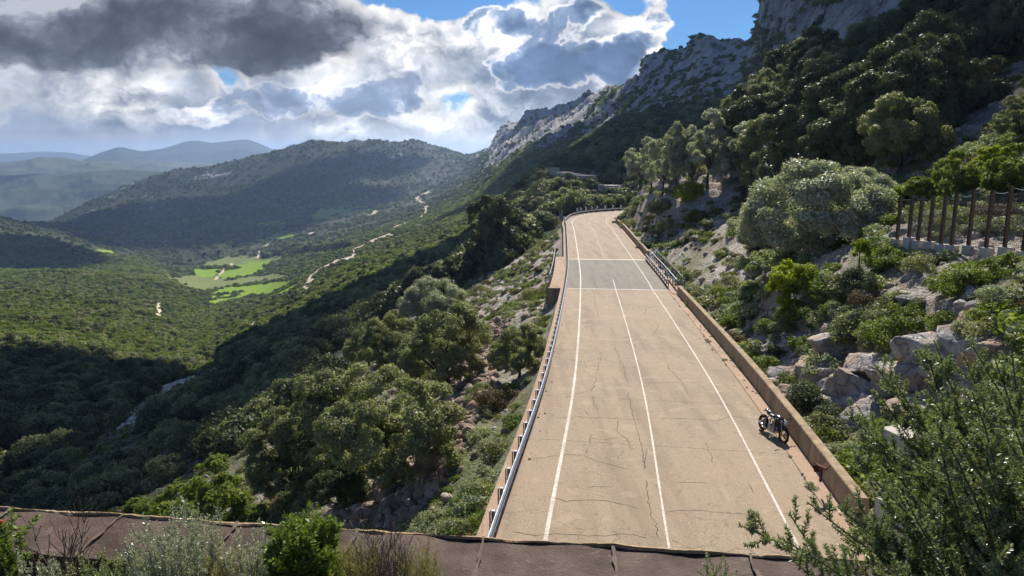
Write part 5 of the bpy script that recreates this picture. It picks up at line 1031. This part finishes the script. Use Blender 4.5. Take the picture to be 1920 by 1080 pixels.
# ------------------------------------------------------------------ foreground: gallery coping, bank and plants
m_, nt, b = newmat('brown_bitumen_sheet', .75, 0, .12); p_ = nt.pos
n1_ = nt.noise(p_, 2.5, 6, .65); n2_ = nt.noise(nt.vm('MULTIPLY', p_, (1, 2.2, 1)), 22, 4, .7); v_ = nt.voro(p_, 40)
c = nt.mix(nt.step(n1_, .35, .68), (.052, .035, .028), (.125, .090, .072)); c = nt.mix(nt.m('MULTIPLY', nt.step(nt.noise(p_, 5, 6, .7, 1.5), .58, .68), .5), c, (.22, .17, .14)); nt.put(b.inputs['Base Color'], c); nt.put(b.inputs['Normal'], nt.bump(nt.m('ADD', n2_, v_), .45, .008)); M_bit = m_
M_edge = simple('crumbled_edge', (.40, .29, .17), (.22, .15, .09), .95, 0, 14, .1, .03)
M_dust = simple('pale_seam', (.15, .115, .09), (.065, .048, .038), .8, 0, 9, .2)
M_soil = simple('dark_soil', (.05, .038, .028), (.10, .08, .055), .95, 0, 5, .1, .05)
def cop(u, w, dz=0):
    """u metres along the coping from the middle of the photo, w metres back from its far edge"""
    fx, fy = -1.0, 5.48; d = Vector((.994, -.111, 0)); n = Vector((-.111, -.994, 0)); p = Vector((fx, fy, 0))+d*u+n*w; p.z = -3.3+dz-.035*w; return p
co_ = empty('gallery_coping', cop(-9, 0)); tag(co_, 'long brown bitumen covered coping of the gallery mouth across the bottom', 'coping'); O0 = Vector(co_.location)
def quadrows(fn, us, ws, name, mat, parent, o0):
    V = [fn(u, w)-o0 for u in us for w in ws]; k = len(ws); Fs = [(i*k+j, i*k+j+1, (i+1)*k+j+1, (i+1)*k+j) for i in range(len(us)-1) for j in range(k-1)]; mb = MB(); mb.add(V, Fs); return mb.build(name, mat, parent, True)
us = np.arange(-9, 7.01, .04); ws = np.linspace(0, .62, 14)
def surf(u, w): return cop(u, w, .012*float(vnoise(np.float64(u*1.7), np.float64(w*2), np.float64(0)))+.006*math.sin(u*9+w*5))
quadrows(surf, us, ws, 'top_sheet', M_bit, co_, O0)
def face(u, w): p = cop(u, .62+.02*w); p.z = cop(u, .62).z-w*1.0; return p
quadrows(face, us, np.linspace(0, 1.1, 5), 'front_face', M_bit, co_, O0)
def back(u, w): p = cop(u, -.015*w); p.z = cop(u, 0).z-w*2.0-.004; return p
quadrows(back, us, np.linspace(0, 1.0, 5), 'back_face', M_conc, co_, O0)
us2 = np.arange(-9, 7.01, .018); rr2 = np.random.default_rng(3); e1 = fbm(us2, us2*0, us2*0, .35, 5, .6)
mb = MB(); V = []
for i, u in enumerate(us2):
    a_ = max(0.0, .022+.035*float(e1[i])); hgt = max(.003, .014+.030*float(e1[(i+400) % len(us2)])); V += [cop(u, -.02, -.05)-O0, cop(u, -.012, hgt)-O0, cop(u, a_*.6, hgt*.8+.012)-O0, cop(u, a_+.004, .006)-O0]
mb.add(V, [(4*i+j, 4*i+j+1, 4*i+j+5, 4*i+j+4) for i in range(len(us2)-1) for j in range(3)]); mb.build('crumbled_edge', M_edge, co_)
for i, u0 in enumerate(np.arange(-8.2, 7, 1.12)):
    V = []; sk = .0
    for w in np.linspace(.0, .615, 20):
        j = .012*float(vnoise(np.float64(w*9), np.float64(i), np.float64(2))); wd2 = .014+.010*float(vnoise(np.float64(w*14), np.float64(i+9), np.float64(2)))
        V += [cop(u0+j-wd2+sk*w, w, .026)-O0, cop(u0+j+wd2+sk*w, w, .026)-O0]
    mb = MB().add(V, [(2*k, 2*k+1, 2*k+3, 2*k+2) for k in range(19)]); mb.build('seam', M_dust, co_)
mb = MB(); n = 90; V = []
gx = np.linspace(-9, 9, n); gy = np.linspace(-7, 5.6, n)
GX, GY = np.meshgrid(gx, gy); GZ = np.interp(GY, [-7, 0, 3.5, 4.6, 5.1, 5.6], [-1.6, -1.9, -2.8, -3.38, -4.1, -4.9])+fbm(GX, GY, 0*GX, .8, 4)*.12+np.clip(GX-.8, 0, 6)*.12*np.clip((4.8-GY)/2, 0, 1)
i = np.arange((n-1)*(n-1)); r, q = i//(n-1), i % (n-1); a = r*n+q
tag(link(bpy.data.objects.new('bank', npmesh('bank', np.stack([GX, GY, GZ], -1), np.stack([a, a+1, a+n+1, a+n], 1), M_soil, None, True))), kind='structure')
def bankz(x, y): return float(np.interp(y, [-7, 0, 3.5, 4.6, 5.1, 5.6], [-1.6, -1.9, -2.8, -3.38, -4.1, -4.9]))+max(0, x-.8)*.12*min(1, max(0, (4.8-y)/2))
# portal walls under the coping
mb = MB(); mb.box((-5.9, 3.0, -7.6), (3.0, 3.2, 7.2)); mb.box((11.6, 2.6, -7.6), (3.0, 3.2, 7.2)); tag(mb.build('portal_wall', M_conc), 'concrete side walls of the gallery mouth under the coping', 'wall')
def mat_needle(name, dark, light, gl=.5): return mat_leaf(name, dark, light, gl, .35, .25)
N_ros = mat_needle('rosemary_needles', (.045, .068, .022), (.37, .42, .21), .3); N_sil = mat_needle('silver_leaves', (.20, .22, .16), (.55, .57, .47)); N_grn = mat_needle('glossy_green_leaves', (.05, .085, .014), (.25, .34, .06)); N_dry = mat_needle('dry_grass_blades', (.14, .13, .05), (.38, .34, .17), .2)
M_twig = simple('grey_twig', (.10, .08, .065), (.24, .20, .165), .9, 0, 20, .1); M_stem = simple('brown_stem', (.06, .045, .032), (.15, .11, .08), .9, 0, 20, .1)
def needles(paths, per_m, ln, wid, seed, up=.55, tipboost=0, t0=.15):
    """leaf blades set round stems; returns vertices, faces and tones"""
    rng = np.random.default_rng(seed); B0 = []; D0 = []; Ls = []; T0 = []
    for P in paths:
        P = np.array([tuple(v) for v in P]); sl_ = np.linalg.norm(np.diff(P, axis=0), axis=1); cs = np.concatenate([[0], np.cumsum(sl_)]); n = max(3, int(cs[-1]*per_m)); tt = t0*cs[-1]+(1-t0)*cs[-1]*rng.random(n)
        pos = np.stack([np.interp(tt, cs, P[:, k]) for k in range(3)], 1); e_ = np.minimum(tt+.01, cs[-1]); dr = np.stack([np.interp(e_, cs, P[:, k])-np.interp(np.maximum(tt-.01, 0), cs, P[:, k]) for k in range(3)], 1); dr /= np.linalg.norm(dr, axis=1, keepdims=True)+1e-9
        rd = rng.normal(size=(n, 3)); rd -= (rd*dr).sum(1, keepdims=True)*dr; rd /= np.linalg.norm(rd, axis=1, keepdims=True)+1e-9
        d = rd+dr*up*(.6+.9*rng.random((n, 1)))+np.array([0, 0, .12]); d /= np.linalg.norm(d, axis=1, keepdims=True); B0.append(pos); D0.append(d); Ls.append(ln*(.6+.6*rng.random(n))*(1-.35*(tt/cs[-1]))); T0.append(np.clip(.25+.4*(tt/cs[-1])+.5*rng.random(n)-.15, 0, 1))
    Bp = np.vstack(B0); D = np.vstack(D0); L_ = np.concatenate(Ls)[:, None]; T_ = np.concatenate(T0); sd = rng.normal(size=Bp.shape); sd -= (sd*D).sum(1, keepdims=True)*D; sd /= np.linalg.norm(sd, axis=1, keepdims=True)+1e-9
    w = wid*(.7+.6*rng.random((len(Bp), 1))); nrm = np.cross(D, sd)
    V = np.stack([Bp, Bp+D*L_*.45+sd*w/2+nrm*L_*.03, Bp+D*L_, Bp+D*L_*.45-sd*w/2+nrm*L_*.03], 1).reshape(-1, 3); return V, np.arange(len(V)).reshape(-1, 4), T_
def leaves_obj(name, paths, per_m, ln, wid, seed, mat, parent, up=.55, t0=.15):
    V, Fc, T_ = needles(paths, per_m, ln, wid, seed, up, 0, t0); return link(bpy.data.objects.new(name, npmesh(name, V, Fc, mat, {'tone': ('FACE', T_)})), parent)
def curve(a, b_, sag, n=7, wob=.02, rnd=random):
    a, b_ = Vector(a), Vector(b_); L = (b_-a).length; w = Vector((rnd.uniform(-1, 1), rnd.uniform(-1, 1), rnd.uniform(-1, 1)))*wob*L
    return [a.lerp(b_, t)+sag*(4*t*(1-t))+w*math.sin(t*math.pi*1.7) for t in np.linspace(0, 1, n)]
# rosemary: main stems from a root low on the right, side shoots all along, needles all over
rnd = random.Random(12); ros = empty('rosemary_bush', (2.35, 2.7, bankz(2.35, 2.7))); tag(ros, 'big rosemary bush leaning in from the lower right corner', 'rosemary'); RO = Vector(ros.location)
poly = [(1380, 985), (1440, 960), (1500, 935), (1540, 935), (1580, 880), (1600, 790), (1595, 745), (1640, 735), (1650, 690), (1700, 670), (1745, 640), (1760, 690), (1800, 680), (1850, 660), (1930, 655), (2100, 640), (2150, 1250), (1480, 1200), (1400, 1060)]
tips = []
edge = [(1392, 1002, 2.7), (1432, 1012, 2.8), (1482, 965, 2.9), (1530, 948, 2.8), (1465, 1040, 2.6), (1560, 985, 3.0), (1600, 745, 3.2), (1598, 800, 3.1), (1622, 768, 3.3), (1657, 700, 3.2), (1700, 668, 3.3), (1742, 640, 3.3), (1760, 655, 3.1), (1700, 720, 3.0), (1800, 672, 3.2), (1835, 655, 3.3), (1870, 668, 3.2), (1905, 650, 3.0), (1935, 640, 3.2), (1590, 880, 3.0), (1620, 840, 3.1), (1650, 760, 3.2), (1575, 1000, 2.8), (1610, 955, 2.7), (1650, 900, 2.8)]
for e_ in edge: tips.append(Vector(W(*e_)))
while len(tips) < 165:
    px_, py_ = rnd.uniform(1560, 2150), rnd.uniform(680, 1230)
    lim_ = np.interp(px_, [1560, 1600, 1700, 1780, 2150], [1000, 900, 760, 700, 680])
    if py_ > lim_: tips.append(Vector(W(px_, py_, rnd.uniform(2.3, 3.7))))
mains = []; shoots = []
for k, tp in enumerate(tips):
    root = Vector(W(rnd.uniform(1830, 2200), rnd.uniform(1230, 1500), rnd.uniform(2.6, 3.4)))
    c = curve(root, tp, Vector((rnd.uniform(.02, .10), 0, rnd.uniform(-.18, -.02))), 12, .04, rnd); mains.append(c); L = sum((c[i+1]-c[i]).length for i in range(11))
    for j in range(int(L*21)):
        t = rnd.uniform(.30, .985); i = min(10, int(t*11)); p = c[i].lerp(c[i+1], t*11-i); d = (c[i+1]-c[i]).normalized()
        sd = Vector((rnd.gauss(0, 1), rnd.gauss(0, 1), rnd.gauss(.25, .9))); sd = (sd-d*sd.dot(d)).normalized(); ln_ = rnd.uniform(.07, .20)*(1.15-.7*t)+.03
        e = p+(d*.8+sd*.75+Vector((0, 0, .28))).normalized()*ln_; shoots.append(curve(p, e, Vector((0, 0, -.012)), 5, .05, rnd))
mb = MB()
for c in mains: mb.tube([v-RO for v in c], [.011-.0085*i/11 for i in range(12)], 5, False)
for c in shoots: mb.tube([v-RO for v in c], [.0024, .0022, .002, .0017, .001], 3, False)
mb.build('stems', M_stem, ros, True)
loc = lambda cs: [[v-RO for v in c] for c in cs]
leaves_obj('needles', loc(shoots), 900, .027, .0056, 5, N_ros, ros, .55, .05)
leaves_obj('needles', loc([c[6:] for c in mains]), 420, .028, .0056, 6, N_ros, ros, .5, .0)
def plant(name, label, cat, px_, py_, Z_, n, ln, spread, per_m, lf, wd3, mat, stemmat, seed, up=.6, branch=3, stemr=.003, t0=.1, upright=1.0):
    rnd = random.Random(seed); b0 = Vector(W(px_, py_, Z_)); b0.z = min(b0.z, bankz(b0.x, b0.y)+.05) if b0.y < 5 else b0.z; top = Vector(W(px_, py_, Z_)); base = Vector((top.x, top.y, bankz(top.x, min(top.y, 4.75))))
    o = empty(name, base); tag(o, label, cat); st = []; tw = []
    for k in range(n):
        a_ = rnd.uniform(0, 6.28); r = spread*math.sqrt(rnd.random()); L = ln*rnd.uniform(.65, 1.1)*(1-.35*r/spread*(1-upright))
        e = Vector((r*math.cos(a_), r*math.sin(a_), L)); c = curve((e.x*.25, e.y*.25, 0), e, Vector((e.x*.12, e.y*.12, 0)), 7, .05, rnd); st.append(c)
        for j in range(branch):
            i = rnd.randint(2, 5); d = (c[i+1]-c[i]).normalized(); sd = Vector((rnd.gauss(0, 1), rnd.gauss(0, 1), rnd.gauss(.2, .5))).normalized(); tw.append(curve(c[i], c[i]+(d+sd*.6).normalized()*L*rnd.uniform(.15, .35), Vector((0, 0, 0)), 4, .05, rnd))
    mb = MB()
    for c in st: mb.tube(c, [stemr*(1-.12*i) for i in range(7)], 4, False)
    for c in tw: mb.tube(c, stemr*.5, 3, False)
    mb.build('stems', stemmat, o)
    if per_m: leaves_obj('leaves', st+tw, per_m, lf, wd3, seed, mat, o, up, t0)
    return o
plant('silver_herb', 'silvery grey herb with upright spikes in front of the coping', 'herb', 335, 1060, 4.35, 100, 0.69, 0.29, 260, .030, .007, N_sil, M_twig, 31, .9, 2)
plant('silver_herb', 'smaller pale herb left of the glossy green bush', 'herb', 472, 1062, 4.4, 60, 0.61, 0.19, 240, .028, .006, N_sil, M_twig, 32, .9, 2)
plant('green_bush', 'glossy bright green leafy bush in front of the coping', 'bush', 572, 1060, 4.3, 120, 0.66, 0.20, 260, .058, .014, N_grn, M_stem, 33, .6, 3, .003, .25)
plant('grass_clump', 'yellowish dry grass clump right of the glossy green bush', 'grass clump', 660, 1065, 4.35, 130, 0.47, 0.19, 90, .10, .004, N_dry, N_dry, 34, 1.6, 1, .0018)
plant('grass_clump', 'yellowish grass clump between the silver herb and the small pale herb', 'grass clump', 415, 1068, 4.4, 90, 0.44, 0.13, 90, .09, .004, N_dry, N_dry, 35, 1.6, 1, .0018)
plant('dry_shrub', 'grey leafless twiggy shrub in front of the coping right of the grass', 'shrub', 715, 1062, 4.4, 75, 0.62, 0.19, 0, 0, 0, None, M_twig, 36, .5, 7, .0028)
plant('bare_shrub', 'bare branching shrub in front of the coping at the left', 'shrub', 98, 1030, 4.9, 9, 0.79, 0.22, 0, 0, 0, None, M_twig, 37, .5, 9, .006)
sp_ = plant('spurge', 'green leafy spurge with small red tips at the left edge', 'plant', -22, 1040, 4.2, 40, 0.74, 0.16, 200, .055, .014, N_grn, M_stem, 38, .6, 3, .004)
mb = MB(); rnd = random.Random(4)
for k in range(7): mb.ball((rnd.uniform(-.06, .1), rnd.uniform(-.08, .05), rnd.uniform(.62, .76)), (.011, .014, .012), 6, 5)
mb.build('red_tips', simple('red_tip', (.45, .05, .02)), sp_)
plant('silver_herb', 'grey herb at the lower left corner', 'herb', 30, 1075, 4.1, 60, 0.43, 0.22, 240, .030, .006, N_sil, M_twig, 41, .9, 2)
plant('low_herb', 'dark low herb in the shade below the bare shrub', 'herb', 150, 1090, 4.3, 70, 0.39, 0.32, 240, .030, .007, N_ros, M_stem, 42, .7, 2)
plant('low_herb', 'dark low herb left of the silver herb', 'herb', 235, 1095, 4.3, 70, 0.37, 0.25, 240, .030, .007, N_ros, M_stem, 43, .7, 2)
plant('grass_clump', 'small grass clump at the bottom right of the dry shrub', 'grass clump', 790, 1085, 4.4, 60, 0.51, 0.16, 90, .09, .004, N_dry, N_dry, 44, 1.6, 1, .0018)
plant('rosemary_sprig', 'single rosemary sprig standing before the coping left of the big bush', 'rosemary', 1352, 1070, 4.3, 8, 0.40, 0.10, 480, .026, .005, N_ros, M_stem, 45, .6, 3)
# ------------------------------------------------------------------ haze
xs_ = 19600; m_ = bpy.data.materials.new('haze'); m_.use_nodes = True; nt = NT(m_.node_tree); nt.n.clear(); pv = nt.new('ShaderNodeVolumePrincipled'); pv.inputs['Color'].default_value = (.46, .65, 1, 1); pv.inputs['Density'].default_value = HAZE; pv.inputs['Anisotropy'].default_value = .3
out = nt.new('ShaderNodeOutputMaterial'); nt.l.new(pv.outputs[0], out.inputs['Volume'])
zt = max(float(s_.P[..., 2].max()) for s_ in (A, B, Csh, Dsh))+25
mb = MB(); mb.box((0, 0, (zt-701)/2), (2*xs_, 2*xs_, zt+701)); hz = mb.build('haze', m_); tag(hz, kind='stuff')
